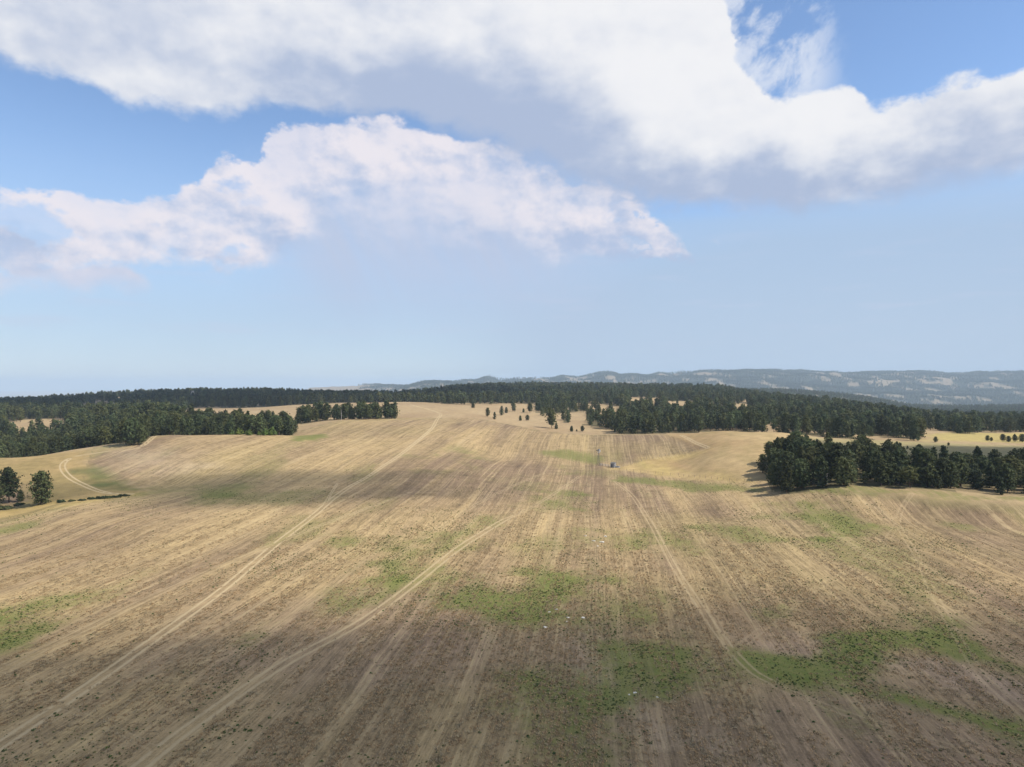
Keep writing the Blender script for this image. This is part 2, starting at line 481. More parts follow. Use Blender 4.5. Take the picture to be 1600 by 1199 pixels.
def forest(px, D, x, y):
    """0..1 chance that a tree stands here."""
    f = np.zeros(np.shape(px))
    f = np.where(poly_in(px, D, WEST_STAND), 0.92, f)
    f = np.where(poly_in(px, D, WEST_GLADE), 0.03, f)
    f = np.where(poly_in(px, D, ROW), 0.9, f)
    f = np.where(poly_in(px, D, EAST_STAND), 0.97, f)
    gap = fbm(x / 55, y / 80, 41, 4)
    gl_ = np.interp(px, [0, 620, 780, 1000, 1250, 1600], [0.44, 0.43, 0.47, 0.45, 0.43, 0.44])
    mn = np.where(gap < gl_, 0.10, 0.84)
    f = np.where(poly_in(px, D, MAIN), mn, f)
    f = np.where((f == 0) & (px > 770) & (px < 960) & (D > 620) & (D < 960), 0.02, f)
    for gl in GLADES:
        f = np.where(poly_in(px, D, gl), 0.02, f)
    far = D > 2500
    fn = fbm(x / 115, y / 240, 77, 5, 0.62)
    ff = sstep(fn, 0.385, 0.45) * 0.95
    plain = sstep(px, 545, 610)
    f = np.where(far, np.where(D > 9800, 0, ff * plain), f)
    f = np.where((D > 2100) & (D <= 2500), np.maximum(f, ff * plain), f)
    f = np.where((px < 560) & (D > 2200), 0, f)
    return f


# ------------------------------------------------------------------ ground mesh with ground-cover attributes
def build_ground():
    th_in = np.linspace(-R(37.5), R(37.5), 760)
    th_out = np.linspace(R(37.5), R(322.5), 112)[1:-1]
    th = np.concatenate([th_in, th_out])
    yy = np.arange(1290, 655, -1.75)
    r1 = EYE * F / (yy - 600)
    r0 = np.exp(np.linspace(math.log(4), math.log(r1[0]), 22))[:-1]
    r2 = np.exp(np.linspace(math.log(r1[-1]), math.log(36000), 210))[1:]
    rr = np.concatenate([r0, r1, r2])
    T, RR = np.meshgrid(th, rr)
    X, Y = RR * np.sin(T), RR * np.cos(T)
    Z = height(X, Y)
    nr, nc = X.shape
    x, y, z = X.ravel(), Y.ravel(), Z.ravel()
    front = np.where(np.abs(np.arctan2(x, y)) < 1.2, 1, 0)
    D = np.where(y > 1, y, 1.0)
    px = np.where(front > 0, 800 + F * x / D, 800.0)
    px = np.clip(px, -900, 2600)
    lnr = np.log(np.hypot(x, y)); az = np.arctan2(x, y)
    nz = fbm(x / 9, y / 9, 61, 4) - 0.5
    nz2 = fbm(x / 34, y / 34, 67, 4) - 0.5

    def mask(poly, soft=0.02, rough=0.05):
        """Soft weight of a patch outlined on the ground (bearing / log-distance map, which keeps shapes true)."""
        P = []
        for a, b in poly:
            hx, hy = hit(a, b)
            P.append((math.atan2(hx, hy), math.log(math.hypot(hx, hy))))
        P = np.array(P)
        lo, hi = P.min(0) - 0.25, P.max(0) + 0.25
        sel = np.nonzero((az > lo[0]) & (az < hi[0]) & (lnr > lo[1]) & (lnr < hi[1]))[0]
        out = np.zeros(len(x))
        if len(sel) == 0:
            return out
        qa, ql = az[sel], lnr[sel]
        d2 = np.full(len(sel), 1e9); ins = np.zeros(len(sel), bool)
        for k in range(len(P)):
            a, b = P[k], P[(k + 1) % len(P)]
            e = b - a
            t = np.clip(((qa - a[0]) * e[0] + (ql - a[1]) * e[1]) / max(e @ e, 1e-12), 0, 1)
            d2 = np.minimum(d2, (qa - a[0] - t * e[0]) ** 2 + (ql - a[1] - t * e[1]) ** 2)
            c = ((a[1] > ql) != (b[1] > ql))
            with np.errstate(divide='ignore', invalid='ignore'):
                c &= qa < (b[0] - a[0]) * (ql - a[1]) / (b[1] - a[1]) + a[0]
            ins ^= c
        sdist = np.where(ins, np.sqrt(d2), -np.sqrt(d2)) + nz[sel] * rough + nz2[sel] * rough * 1.2
        out[sel] = sstep(sdist, -soft, soft)
        return out

    def tr(c):
        return np.array(c, float)
    # -- stubble field, mottled by soil and straw
    n1 = fbm(x / 120 + 3, y / 120, 71, 4)
    ca, sa = math.cos(R(6.7)), math.sin(R(6.7))
    u = x * ca - y * sa; v = x * sa + y * ca
    n2 = fbm(u / 9, v / 170, 73, 4)
    n3 = fbm(u / 3.2, v / 240, 79, 3)
    k = np.clip(0.5 + (n1 - 0.5) * 1.8 + (n2 - 0.5) * 1.25 + (n3 - 0.5) * 0.5, 0, 1)[:, None]
    alb = tr((0.196, 0.134, 0.080)) * (1 - k) + tr((0.350, 0.250, 0.122)) * k
    ol = sstep(fbm(x / 70 + 5, y / 110, 151, 4), 0.48, 0.70)[:, None] * 0.35
    alb = alb * (1 - ol) + tr((0.255, 0.20, 0.085)) * ol
    # pinkish bare soil more common close by and to the right
    soil = sstep(fbm(x / 48, y / 48, 83, 4), 0.42, 0.66) * sstep(np.hypot(x, y), 260, 110)
    alb = alb * (1 - 0.45 * soil[:, None]) + tr((0.215, 0.148, 0.102)) * 0.45 * soil[:, None]

    def over(w, c, amt=1.0):
        nonlocal alb
        ww = np.clip(w * amt, 0, 1)[:, None]
        alb = alb * (1 - ww) + tr(c) * ww
    # -- wild grass beyond the cultivated field
    edge = np.interp(px, [-900, 0, 120, 150, 200, 262, 400, 470, 540, 640, 690, 760, 830, 880, 930, 1035, 1060, 1200, 1330, 1460, 1600, 2600],
                     [258, 262, 290, 420, 430, 437, 452, 520, 575, 618, 622, 620, 545, 530, 507, 497, 480, 300, 275, 262, 252, 245])
    wild = sstep(D, edge - 3, edge + 4) * front
    wild = np.where(front > 0, wild, 0)
    km = np.clip(0.5 + (fbm(x / 30, y / 60, 91, 4) - 0.5) * 2.2, 0, 1)
    over(wild, (0.345, 0.25, 0.135)); over(wild * km, (0.27, 0.185, 0.10), 0.75)
    # -- rough gully pasture on the left
    gul = mask([(-60, 812), (0, 802), (100, 784), (190, 774), (226, 768), (200, 760), (165, 746), (136, 722), (150, 708), (205, 699), (258, 681), (230, 688), (160, 700), (-60, 716)], 0.012, 0.02)
    kg = np.clip(0.5 + (fbm(x / 9, y / 20, 163, 5, 0.6) - 0.5) * 3.2, 0, 1)
    over(gul, (0.33, 0.23, 0.10)); over(gul * km, (0.19, 0.15, 0.06), 0.7); over(gul * kg, (0.22, 0.165, 0.065), 0.6)
    over(mask([(150, 725), (185, 745), (215, 765), (180, 768), (150, 752), (128, 735)], 0.02, 0.05), (0.085, 0.10, 0.032), 0.9)
    over(mask([(-60, 822), (0, 812), (110, 791), (215, 775), (226, 768), (180, 772), (100, 781), (-60, 803)], 0.012, 0.03), (0.36, 0.255, 0.09), 0.7)
    over(mask([(0, 765), (40, 760), (40, 782), (0, 795)], 0.02, 0.03), (0.15, 0.10, 0.075), 0.8)
    # -- windmill pasture
    pas = mask([(964, 734), (1010, 720), (1098, 703), (1040, 681), (1110, 674), (1235, 678), (1300, 700), (1220, 757), (1120, 751), (1000, 739)], 0.008, 0.012)
    over(pas, (0.40, 0.285, 0.14)); kp = np.clip(0.5 + (fbm(x / 8, y / 16, 161, 5, 0.6) - 0.5) * 3, 0, 1)
    over(pas * km, (0.28, 0.18, 0.085), 0.75); over(pas * kp, (0.26, 0.20, 0.085), 0.5)
    over(mask([(964, 733), (1005, 719), (1060, 708), (1112, 701), (1085, 714), (1040, 724), (1075, 742), (1180, 754), (1000, 739)], 0.014, 0.035) * (0.45 + 0.55 * kp), (0.41, 0.30, 0.115), 0.75)
    over(mask([(1040, 682), (1062, 684), (1105, 702), (1090, 703)], 0.006, 0.008), (0.17, 0.11, 0.06), 0.7)
    # -- sunny meadow at the right, green slope behind the east stand
    over(mask([(1262, 684), (1330, 687), (1440, 692), (1600, 698), (1700, 703), (1700, 760), (1500, 740), (1400, 735), (1300, 730)], 0.02, 0.03), (0.265, 0.225, 0.10), 0.8)
    over(mask([(1440, 690), (1450, 680), (1500, 676), (1700, 676), (1700, 696), (1560, 692)], 0.012, 0.02), (0.36, 0.285, 0.10), 0.9)
    # -- green growth
    green = np.zeros(len(x))
    def grow(poly, amt, soft=0.055, rough=0.13):
        nonlocal green
        green = np.maximum(green, mask(poly, soft, rough) * amt)
    grow([(690, 930), (740, 916), (800, 918), (872, 905), (888, 925), (870, 962), (832, 985), (790, 980), (722, 952)], 0.85)
    grow([(850, 955), (930, 950), (950, 985), (880, 992)], 0.45)
    grow([(948, 1008), (1002, 1030), (1064, 1020), (1044, 1040), (1012, 1060), (1032, 1092), (1000, 1112), (960, 1132), (905, 1170), (850, 1165), (872, 1112), (830, 1092), (800, 1058), (850, 1050), (950, 1070), (966, 1042)], 0.75)
    grow([(740, 1085), (800, 1095), (870, 1120), (830, 1140), (760, 1110)], 0.5)
    grow([(860, 1150), (960, 1130), (940, 1199), (860, 1199)], 0.5)
    grow([(1165, 1022), (1235, 1032), (1300, 1060), (1370, 1080), (1480, 1096), (1640, 1130), (1640, 1180), (1500, 1138), (1400, 1100), (1310, 1085), (1200, 1058)], 0.95, 0.035, 0.06)
    grow([(1300, 1000), (1370, 985), (1470, 978), (1560, 1018), (1640, 1060), (1560, 1048), (1480, 1020), (1400, 1012), (1345, 1030), (1350, 1072), (1310, 1060)], 0.85, 0.025, 0.07)
    grow([(1420, 965), (1500, 965), (1570, 975), (1540, 985), (1450, 990)], 0.5)
    grow([(1500, 1110), (1640, 1150), (1640, 1210), (1520, 1150)], 0.6, 0.03, 0.06)
    grow([(1262, 790), (1320, 796), (1372, 816), (1342, 836), (1290, 820)], 0.7)
    grow([(1110, 822), (1200, 838), (1290, 842), (1350, 830), (1345, 842), (1260, 850), (1180, 846)], 0.5, 0.02, 0.08)
    grow([(1360, 795), (1450, 802), (1640, 835), (1640, 850), (1500, 825), (1400, 812)], 0.5, 0.03, 0.1)
    grow([(1190, 925), (1240, 922), (1268, 945), (1210, 955)], 0.6)
    grow([(1100, 1045), (1165, 1035), (1180, 1055), (1110, 1060)], 0.4)
    grow([(396, 985), (440, 972), (486, 980), (470, 1005), (412, 1008)], 0.8)
    grow([(500, 960), (560, 905), (640, 878), (640, 905), (580, 950), (515, 985)], 0.55)
    grow([(630, 862), (700, 835), (770, 808), (770, 820), (700, 858), (645, 872)], 0.5)
    grow([(-40, 965), (30, 960), (82, 985), (50, 1010), (-40, 1018)], 0.65)
    grow([(545, 840), (572, 838), (575, 848), (550, 850)], 0.6)
    grow([(838, 768), (895, 766), (900, 790), (850, 792)], 0.6)
    grow([(980, 842), (1010, 838), (1015, 855), (985, 860)], 0.55)
    grow([(800, 850), (860, 835), (880, 850), (830, 862)], 0.35)
    grow([(690, 722), (720, 708), (745, 716), (720, 724)], 0.4)
    grow([(640, 735), (700, 728), (760, 735), (720, 748)], 0.3)
    grow([(780, 755), (840, 745), (900, 760), (830, 776)], 0.3)
    grow([(835, 706), (880, 704), (935, 716), (930, 724), (870, 716)], 0.6, 0.012, 0.02)
    grow([(970, 744), (1060, 752), (1200, 764), (1200, 772), (1060, 766), (960, 752)], 0.6, 0.012, 0.03)
    grow([(1200, 758), (1400, 764), (1600, 778), (1640, 792), (1500, 784), (1300, 776), (1200, 770)], 0.5, 0.012, 0.03)
    grow([(455, 682), (505, 677), (500, 690), (460, 690)], 0.75, 0.01, 0.02)
    grow([(190, 765), (330, 762), (520, 770), (500, 795), (360, 790)], 0.4, 0.03, 0.08)
    grow([(-40, 832), (30, 818), (80, 812), (60, 824), (-20, 842)], 0.6, 0.015, 0.03)
    grow([(150, 712), (200, 715), (210, 722), (160, 720)], 0.3)
    grow([(880, 730), (960, 738), (960, 746), (860, 744)], 0.3, 0.02, 0.04)
    green = np.clip(green + sstep(fbm(x / 26, y / 60, 97, 4), 0.60, 0.78) * 0.35 * (1 - wild) * sstep(np.hypot(x, y), 600, 300), 0, 1)
    # -- bare pale spots
    over(mask([(1200, 1010), (1290, 1000), (1330, 1020), (1290, 1048), (1220, 1035)], 0.03, 0.08), (0.29, 0.205, 0.14), 0.6)
    over(mask([(1400, 1030), (1500, 1040), (1620, 1075), (1600, 1105), (1480, 1078)], 0.03, 0.08), (0.30, 0.215, 0.15), 0.6)
    over(mask([(160, 700), (230, 702), (330, 730), (240, 745), (180, 730)], 0.04, 0.06), (0.42, 0.32, 0.21), 0.45)
    over(mask([(870, 990), (900, 990), (960, 1080), (1060, 1130), (1200, 1199), (1120, 1199), (990, 1130), (930, 1090)], 0.03, 0.12), (0.33, 0.25, 0.165), 0.4)
    # -- tall dark grass along field edges
    over(sstep(np.abs(D - edge), 4, 1.0) * front * (D > 200) * (1 - pas) * ((px < 1040) | (px > 1240)), (0.16, 0.13, 0.06), 0.6)
    # -- forest floor and far country
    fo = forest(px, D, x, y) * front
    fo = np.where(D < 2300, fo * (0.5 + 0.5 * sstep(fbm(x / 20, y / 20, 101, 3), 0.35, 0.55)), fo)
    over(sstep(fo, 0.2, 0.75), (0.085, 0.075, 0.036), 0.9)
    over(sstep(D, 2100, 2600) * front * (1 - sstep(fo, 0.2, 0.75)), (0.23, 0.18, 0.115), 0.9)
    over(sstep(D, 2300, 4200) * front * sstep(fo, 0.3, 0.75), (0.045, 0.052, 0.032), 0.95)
    green = green * (1 - sstep(fo, 0.1, 0.5))
    far = sstep(D, 9500, 12500) * front
    over(far, (0.36, 0.29, 0.22))
    over(far * sstep(fbm(x / 2600, y / 900, 113, 4), 0.5, 0.62), (0.17, 0.18, 0.12), 0.8)

    # -- wheel tracks: distance to the nearest pair of ruts
    TR = [([(-80, 1222), (0, 1165), (120, 1085), (240, 1000), (350, 920), (430, 852), (490, 806), (520, 780), (545, 762), (580, 742), (620, 715), (650, 692), (675, 670), (684, 655)], 1.25, 1.0),
          ([(505, 793), (515, 775), (528, 755)], 0.6, 0.8), ([(200, 1215), (300, 1135), (440, 1040), (560, 975), (640, 918), (720, 855), (790, 812)], 1.3, 0.8),
          ([(790, 812), (850, 782), (905, 745)], 1.0, 0.4),
          ([(960, 752), (985, 772), (1005, 800), (1020, 824), (1050, 880), (1090, 942), (1130, 1000), (1172, 1046), (1205, 1066)], 0.95, 0.5), ([(1205, 1066), (1230, 1080), (1320, 1115), (1460, 1160), (1640, 1215)], 1.0, 0.25),
          ([(1425, 772), (1403, 815), (1430, 865), (1460, 930), (1490, 985), (1530, 1050), (1600, 1118), (1660, 1175)], 0.9, 0.28), ([(1403, 815), (1360, 790), (1300, 775)], 1.0, 0.2),
          ([(-20, 1020), (0, 1037), (50, 1082), (100, 1105), (180, 1140), (250, 1175)], 0.7, 0.25), ([(1100, 1050), (1170, 1000), (1260, 930), (1330, 890), (1380, 850), (1403, 818)], 1.0, 0.2),
          ([(0, 1050), (120, 990), (300, 905), (480, 830), (640, 770)], 1.1, 0.35), ([(560, 905), (680, 830), (760, 780), (850, 740)], 1.0, 0.3),
          ([(262, 680), (225, 696), (170, 706), (118, 714), (98, 726), (104, 742), (128, 757), (168, 771), (210, 773)], 1.4, 0.95),
          ([(684, 655), (688, 647), (668, 640), (640, 632)], 1.3, 0.9), ([(1062, 680), (1082, 690), (1108, 701)], 1.2, 0.9), ([(1108, 701), (1180, 700), (1240, 696)], 1.0, 0.35)]
    track = np.full(len(x), 9.0); amount = np.zeros(len(x))
    for pts, wd, am in TR:
        W = np.array([hit(a, b) for a, b in pts])
        # smooth the way with a Catmull-Rom pass
        Q = []
        for i in range(len(W) - 1):
            p0, p1, p2, p3 = W[max(i - 1, 0)], W[i], W[i + 1], W[min(i + 2, len(W) - 1)]
            for tt in np.linspace(0, 1, 6, endpoint=False):
                Q.append(0.5 * (2 * p1 + (p2 - p0) * tt + (2 * p0 - 5 * p1 + 4 * p2 - p3) * tt ** 2 + (3 * p1 - p0 - 3 * p2 + p3) * tt ** 3))
        Q.append(W[-1]); Q = np.array(Q)
        lo, hi = Q.min(0) - 12, Q.max(0) + 12
        sel = np.nonzero((x > lo[0]) & (x < hi[0]) & (y > lo[1]) & (y < hi[1]))[0]
        d = np.full(len(sel), 1e9)
        for i in range(len(Q) - 1):
            a, e = Q[i], Q[i + 1] - Q[i]
            t = np.clip(((x[sel] - a[0]) * e[0] + (y[sel] - a[1]) * e[1]) / max(e @ e, 1e-9), 0, 1)
            d = np.minimum(d, np.hypot(x[sel] - a[0] - t * e[0], y[sel] - a[1] - t * e[1]))
        d = d / (wd * 0.9)
        b = d < track[sel]
        track[sel[b]] = d[b]; amount[sel[b]] = am
    rough_alb = sstep(np.hypot(x, y), 12000, 2500)

    me = bpy.data.meshes.new('ground')
    verts = np.concatenate([np.stack([x, y, z], 1), [[0, 0, zat(0.0, 0.01)]]])
    i, j = np.meshgrid(np.arange(nr - 1), np.arange(nc), indexing='ij')
    j2 = (j + 1) % nc
    quads = np.stack([i * nc + j, (i + 1) * nc + j, (i + 1) * nc + j2, i * nc + j2], -1).reshape(-1, 4)
    fan = np.stack([np.full(nc, nr * nc), np.arange(nc), (np.arange(nc) + 1) % nc], 1)
    nq, nf = len(quads), len(fan)
    me.vertices.add(len(verts)); me.vertices.foreach_set('co', verts.astype(np.float32).ravel())
    me.loops.add(nq * 4 + nf * 3)
    me.loops.foreach_set('vertex_index', np.concatenate([quads[:, ::-1].ravel(), fan[:, ::-1].ravel()]).astype(np.int32))
    me.polygons.add(nq + nf)
    me.polygons.foreach_set('loop_start', np.concatenate([np.arange(nq) * 4, nq * 4 + np.arange(nf) * 3]).astype(np.int32))
    me.update(calc_edges=True)
    me.polygons.foreach_set('use_smooth', np.ones(nq + nf, bool))
    pad1 = lambda a: np.concatenate([a, a[:1]])
    for nm, val in (('green', green), ('track', track), ('track_amount', amount), ('wild', np.clip(wild + gul + pas + fo + far, 0, 1)), ('detail', rough_alb)):
        at_ = me.attributes.new(nm, 'FLOAT', 'POINT')
        at_.data.foreach_set('value', pad1(val).astype(np.float32))
    ca_ = me.attributes.new('cover', 'FLOAT_COLOR', 'POINT')
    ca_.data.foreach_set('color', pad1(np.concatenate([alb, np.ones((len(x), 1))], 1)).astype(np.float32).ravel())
    ob = bpy.data.objects.new('ground', me)
    ob['kind'] = 'structure'
    COL.objects.link(ob)

    m = bpy.data.materials.new('ground_cover')
    m.use_nodes = True
    t = NT(m.node_tree)
    bs = m.node_tree.nodes['Principled BSDF']
    bs.inputs['Roughness'].default_value = 0.95
    bs.inputs['Specular IOR Level'].default_value = 0.08
    pos = V(t, t.new('ShaderNodeNewGeometry').outputs['Position'])
    X_, Y_, Z_ = t.sep(pos)
    U = X_ * ca - Y_ * sa
    Vv = X_ * sa + Y_ * ca
    wob = (t.noise(t.xyz(X_ * 0.01, Y_ * 0.01, 0.0), 1.0, 2) - 0.5) * 9.0
    row = t.xyz(U + wob, Vv * 0.035, 0.0)
    s1 = t.noise(row, 0.75, 3, 0.6)
    s2 = t.noise(row, 0.16, 4, 0.65)
    s3 = t.noise(t.xyz(U + wob, Vv * 0.12, 3.0), 2.6, 4, 0.7)
    p2 = t.xyz(X_, Y_, 0.0)
    mott = t.noise(p2, 0.16, 7, 0.68)
    grain = t.noise(p2, 2.2, 6, 0.78)
    wild_ = t.attr('wild')
    tilled = 1.0 - wild_
    det = t.attr('detail')
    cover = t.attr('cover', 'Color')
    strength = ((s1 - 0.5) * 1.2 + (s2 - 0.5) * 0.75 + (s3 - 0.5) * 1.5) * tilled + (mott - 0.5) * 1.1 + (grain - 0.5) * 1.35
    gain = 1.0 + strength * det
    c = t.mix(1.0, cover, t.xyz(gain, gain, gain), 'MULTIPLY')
    # straw lines left by the drill and combine
    line = t.smooth(s1, 0.60, 0.72) * t.smooth(mott, 0.38, 0.58) * tilled * 0.55 + t.smooth(s2, 0.58, 0.70) * tilled * 0.25
    c = t.mix(line, c, (0.40, 0.30, 0.155))
    lane = t.noise(t.xyz(U + wob * 0.5, Vv * 0.006, 7.0), 0.42, 2, 0.5)
    lane2 = t.noise(t.xyz(U + wob * 0.5, Vv * 0.004, 11.0), 1.05, 1, 0.5)
    lanes = t.m('MAXIMUM', t.smooth(t.m('ABSOLUTE', lane - 0.53), 0.030, 0.008), t.smooth(lane2, 0.60, 0.70) * 0.7)
    c = t.mix(lanes * tilled * t.smooth(mott, 0.28, 0.55) * t.smooth(s2, 0.30, 0.60) * 0.50, c, (0.43, 0.325, 0.175))
    furrow = t.smooth(lane2, 0.42, 0.30) * tilled * 0.30
    c = t.mix(furrow, c, (0.17, 0.12, 0.07))
    c = t.mix(t.smooth(mott, 0.56, 0.70) * t.smooth(grain, 0.42, 0.6) * 0.45 * tilled, c, (0.16, 0.115, 0.075))
    # green growth, broken up into clumps
    gr = t.attr('green')
    gn = t.noise(p2, 0.55, 6, 0.66)
    gf = t.smooth(gr + (gn - 0.5) * 1.3 * t.smooth(gr, 0.02, 0.3) + (s1 - 0.5) * 0.9 * t.smooth(gr, 0.05, 0.3), -0.04, 0.98)
    gcol = t.mix(t.smooth(gn, 0.35, 0.66), (0.094, 0.134, 0.024), (0.185, 0.178, 0.054))
    gcol = t.mix(t.smooth(grain, 0.50, 0.68) * 0.65, gcol, (0.05, 0.065, 0.018))
    c = t.mix(gf * 0.92, c, gcol)
    # ruts
    td = t.attr('track') + (t.noise(p2, 1.1, 5, 0.65) - 0.5) * 0.45
    rut = t.smooth(t.m('ABSOLUTE', td - 0.85), 0.46, 0.12)
    rut = rut * t.attr('track_amount') * t.smooth(mott, 0.15, 0.45)
    c = t.mix(rut * 0.90, c, (0.44, 0.335, 0.19))
    mid = t.smooth(td, 2.2, 1.0) * t.attr('track_amount') * 0.14
    c = t.mix(mid * (1.0 - rut), c, (0.36, 0.265, 0.135))
    t.ln.new(c.s, bs.inputs['Base Color'])
    bp = t.new('ShaderNodeBump')
    bp.inputs['Strength'].default_value = 0.55
    bp.inputs['Distance'].default_value = 0.22
    t.ln.new((grain * 0.6 + s3 * 0.5 + gn * gf * 1.2).s, bp.inputs['Height'])
    t.ln.new(bp.outputs[0], bs.inputs['Normal'])
    me.materials.append(m)
    return x, y, green, np.clip(wild + gul + pas, 0, 1), fo, np.where(amount > 0.3, track, 9.0)


gx, gy, ggreen, gwild, gfo, gtrack = build_ground()


# ------------------------------------------------------------------ materials
def mat(name, c1, c2=None, scale=1.0, rough=0.8, spec=0.2, metal=0.0, vary=0.0, translucent=0.0):
    m = bpy.data.materials.new(name)
    m.use_nodes = True
    t = NT(m.node_tree)
    bs = m.node_tree.nodes['Principled BSDF']
    bs.inputs['Roughness'].default_value = rough
    bs.inputs['Specular IOR Level'].default_value = spec
    bs.inputs['Metallic'].default_value = metal
    co = V(t, t.new('ShaderNodeTexCoord').outputs['Object'])
    n = t.noise(co, scale, 4, 0.6)
    c = t.mix(t.smooth(n, 0.3, 0.7), c1, c2 or c1)
    if vary:
        rd = V(t, t.new('ShaderNodeObjectInfo').outputs['Random'])
        k = 1.0 - vary * 0.5 + rd * vary
        warm = t.m('FRACT', rd * 7.31)
        c = t.mix(1.0, c, t.xyz(k * (0.9 + warm * 0.25), k, k * (1.05 - warm * 0.2)), 'MULTIPLY')
    t.ln.new(c.s, bs.inputs['Base Color'])
    if translucent:
        tr = t.new('ShaderNodeBsdfTranslucent')
        t.ln.new(c.s, tr.inputs[0])
        mx = t.new('ShaderNodeMixShader')
        mx.inputs[0].default_value = translucent
        t.ln.new(bs.outputs[0], mx.inputs[1]); t.ln.new(tr.outputs[0], mx.inputs[2])
        t.ln.new(mx.outputs[0], m.node_tree.nodes['Material Output'].inputs[0])
    return m


NEEDLE = mat('pine_needles', (0.042, 0.056, 0.022), (0.098, 0.110, 0.043), 0.9, 0.8, 0.15, vary=0.9, translucent=0.2)
BARK = mat('pine_bark', (0.085, 0.058, 0.042), (0.16, 0.11, 0.08), 3.0, 0.9, 0.1)
LEAF = mat('fresh_leaves', (0.09, 0.135, 0.028), (0.15, 0.20, 0.045), 1.2, 0.7, 0.2, vary=0.3, translucent=0.25)
BRUSH = mat('brush_leaves', (0.04, 0.055, 0.022), (0.075, 0.085, 0.035), 1.2, 0.8, 0.15, vary=0.4, translucent=0.15)
WEED = mat('weed_leaves', (0.046, 0.072, 0.019), (0.095, 0.124, 0.035), 3.0, 0.8, 0.15, vary=0.5)
GALV = mat('galvanised_steel', (0.30, 0.30, 0.30), (0.42, 0.41, 0.40), 2.0, 0.6, 0.3, metal=0.1)
DARKM = mat('weathered_steel', (0.09, 0.085, 0.08), (0.16, 0.14, 0.12), 3.0, 0.6, 0.4, metal=0.3)
BOARD = mat('weathered_boards', (0.20, 0.15, 0.12), (0.33, 0.27, 0.22), 2.0, 0.9, 0.1)
PALE = mat('sun_bleached_boards', (0.50, 0.46, 0.42), (0.62, 0.58, 0.54), 2.0, 0.85, 0.1)
ROCK = mat('pale_limestone', (0.50, 0.46, 0.38), (0.68, 0.64, 0.55), 2.5, 0.9, 0.1)
CLIFF = mat('pale_clay_rock', (0.42, 0.36, 0.29), (0.58, 0.51, 0.42), 0.12, 0.95, 0.05)
WATER = mat('trough_water', (0.02, 0.03, 0.03), (0.03, 0.04, 0.04), 1.0, 0.05, 0.5)


# ------------------------------------------------------------------ mesh helpers
class MB:
    def __init__(self):
        self.v, self.f, self.mi = [], [], []

    def face(self, pts, mi=0):
        b = len(self.v)
        self.v += [tuple(p) for p in pts]
        self.f.append(tuple(range(b, b + len(pts)))); self.mi.append(mi)

    def tube(self, pts, rad, n=6, mi=0, cap=True):
        pts = [np.array(p, float) for p in pts]
        rings = []
        for i, p in enumerate(pts):
            d = pts[min(i + 1, len(pts) - 1)] - pts[max(i - 1, 0)]
            d = d / (np.linalg.norm(d) + 1e-9)
            a = np.cross(d, (0, 0, 1.0)) if abs(d[2]) < 0.95 else np.cross(d, (1.0, 0, 0))
            a /= np.linalg.norm(a); b = np.cross(d, a)
            base = len(self.v)
            for k in range(n):
                an = 2 * math.pi * k / n
                self.v.append(tuple(p + (a * math.cos(an) + b * math.sin(an)) * rad[i]))
            rings.append(base)
        for r0, r1 in zip(rings[:-1], rings[1:]):
            for k in range(n):
                k2 = (k + 1) % n
                self.f.append((r0 + k, r0 + k2, r1 + k2, r1 + k)); self.mi.append(mi)
        if cap:
            self.f.append(tuple(rings[0] + k for k in range(n))[::-1]); self.mi.append(mi)
            self.f.append(tuple(rings[-1] + k for k in range(n))); self.mi.append(mi)

    def box(self, c, s, mi=0, rot=0.0, taper=0.0):
        cx, cy, cz = c; sx, sy, sz = s[0] / 2, s[1] / 2, s[2] / 2
        b = len(self.v); cr, sr = math.cos(rot), math.sin(rot)
        for dz in (-1, 1):
            k = 1 - taper * (dz > 0)
            for dx, dy in ((-1, -1), (1, -1), (1, 1), (-1, 1)):
                lx, ly = dx * sx * k, dy * sy * k
                self.v.append((cx + lx * cr - ly * sr, cy + lx * sr + ly * cr, cz + dz * sz))
        for q in ((0, 3, 2, 1), (4, 5, 6, 7), (0, 1, 5, 4), (1, 2, 6, 5), (2, 3, 7, 6), (3, 0, 4, 7)):
            self.f.append(tuple(b + i for i in q)); self.mi.append(mi)

    def mesh(self, name, mats, smooth=False):
        me = bpy.data.meshes.new(name)
        me.from_pydata(self.v, [], self.f)
        for m in mats:
            me.materials.append(m)
        if len(mats) > 1:
            me.polygons.foreach_set('material_index', self.mi)
        if smooth:
            me.polygons.foreach_set('use_smooth', [True] * len(me.polygons))
        me.update()
        return me


def link(name, data, parent=None, loc=None):
    o = bpy.data.objects.new(name, data)
    COL.objects.link(o)
    if parent is not None:
        o.parent = parent
    if loc is not None:
        o.location = loc
    return o


def tag(o, label, cat, group=None):
    o['label'] = label; o['category'] = cat
    if group:
        o['group'] = group
    return o


# ------------------------------------------------------------------ trees
def quad(mb, p, nrm, size, rnd, mi=0, tri=False):
    n = nrm / (np.linalg.norm(nrm) + 1e-9)
    a = np.cross(n, rnd.normal(size=3)); a /= np.linalg.norm(a) + 1e-9
    b = np.cross(n, a)
    s1, s2 = size * rnd.uniform(0.7, 1.25), size * rnd.uniform(0.35, 0.7)
    if tri:
        mb.face([p - a * s1, p + a * s1 * 0.7 - b * s2, p + a * s1 * 0.5 + b * s2 * 1.5], mi)
    else:
        mb.face([p - a * s1, p - b * s2, p + a * s1, p + b * s2], mi)


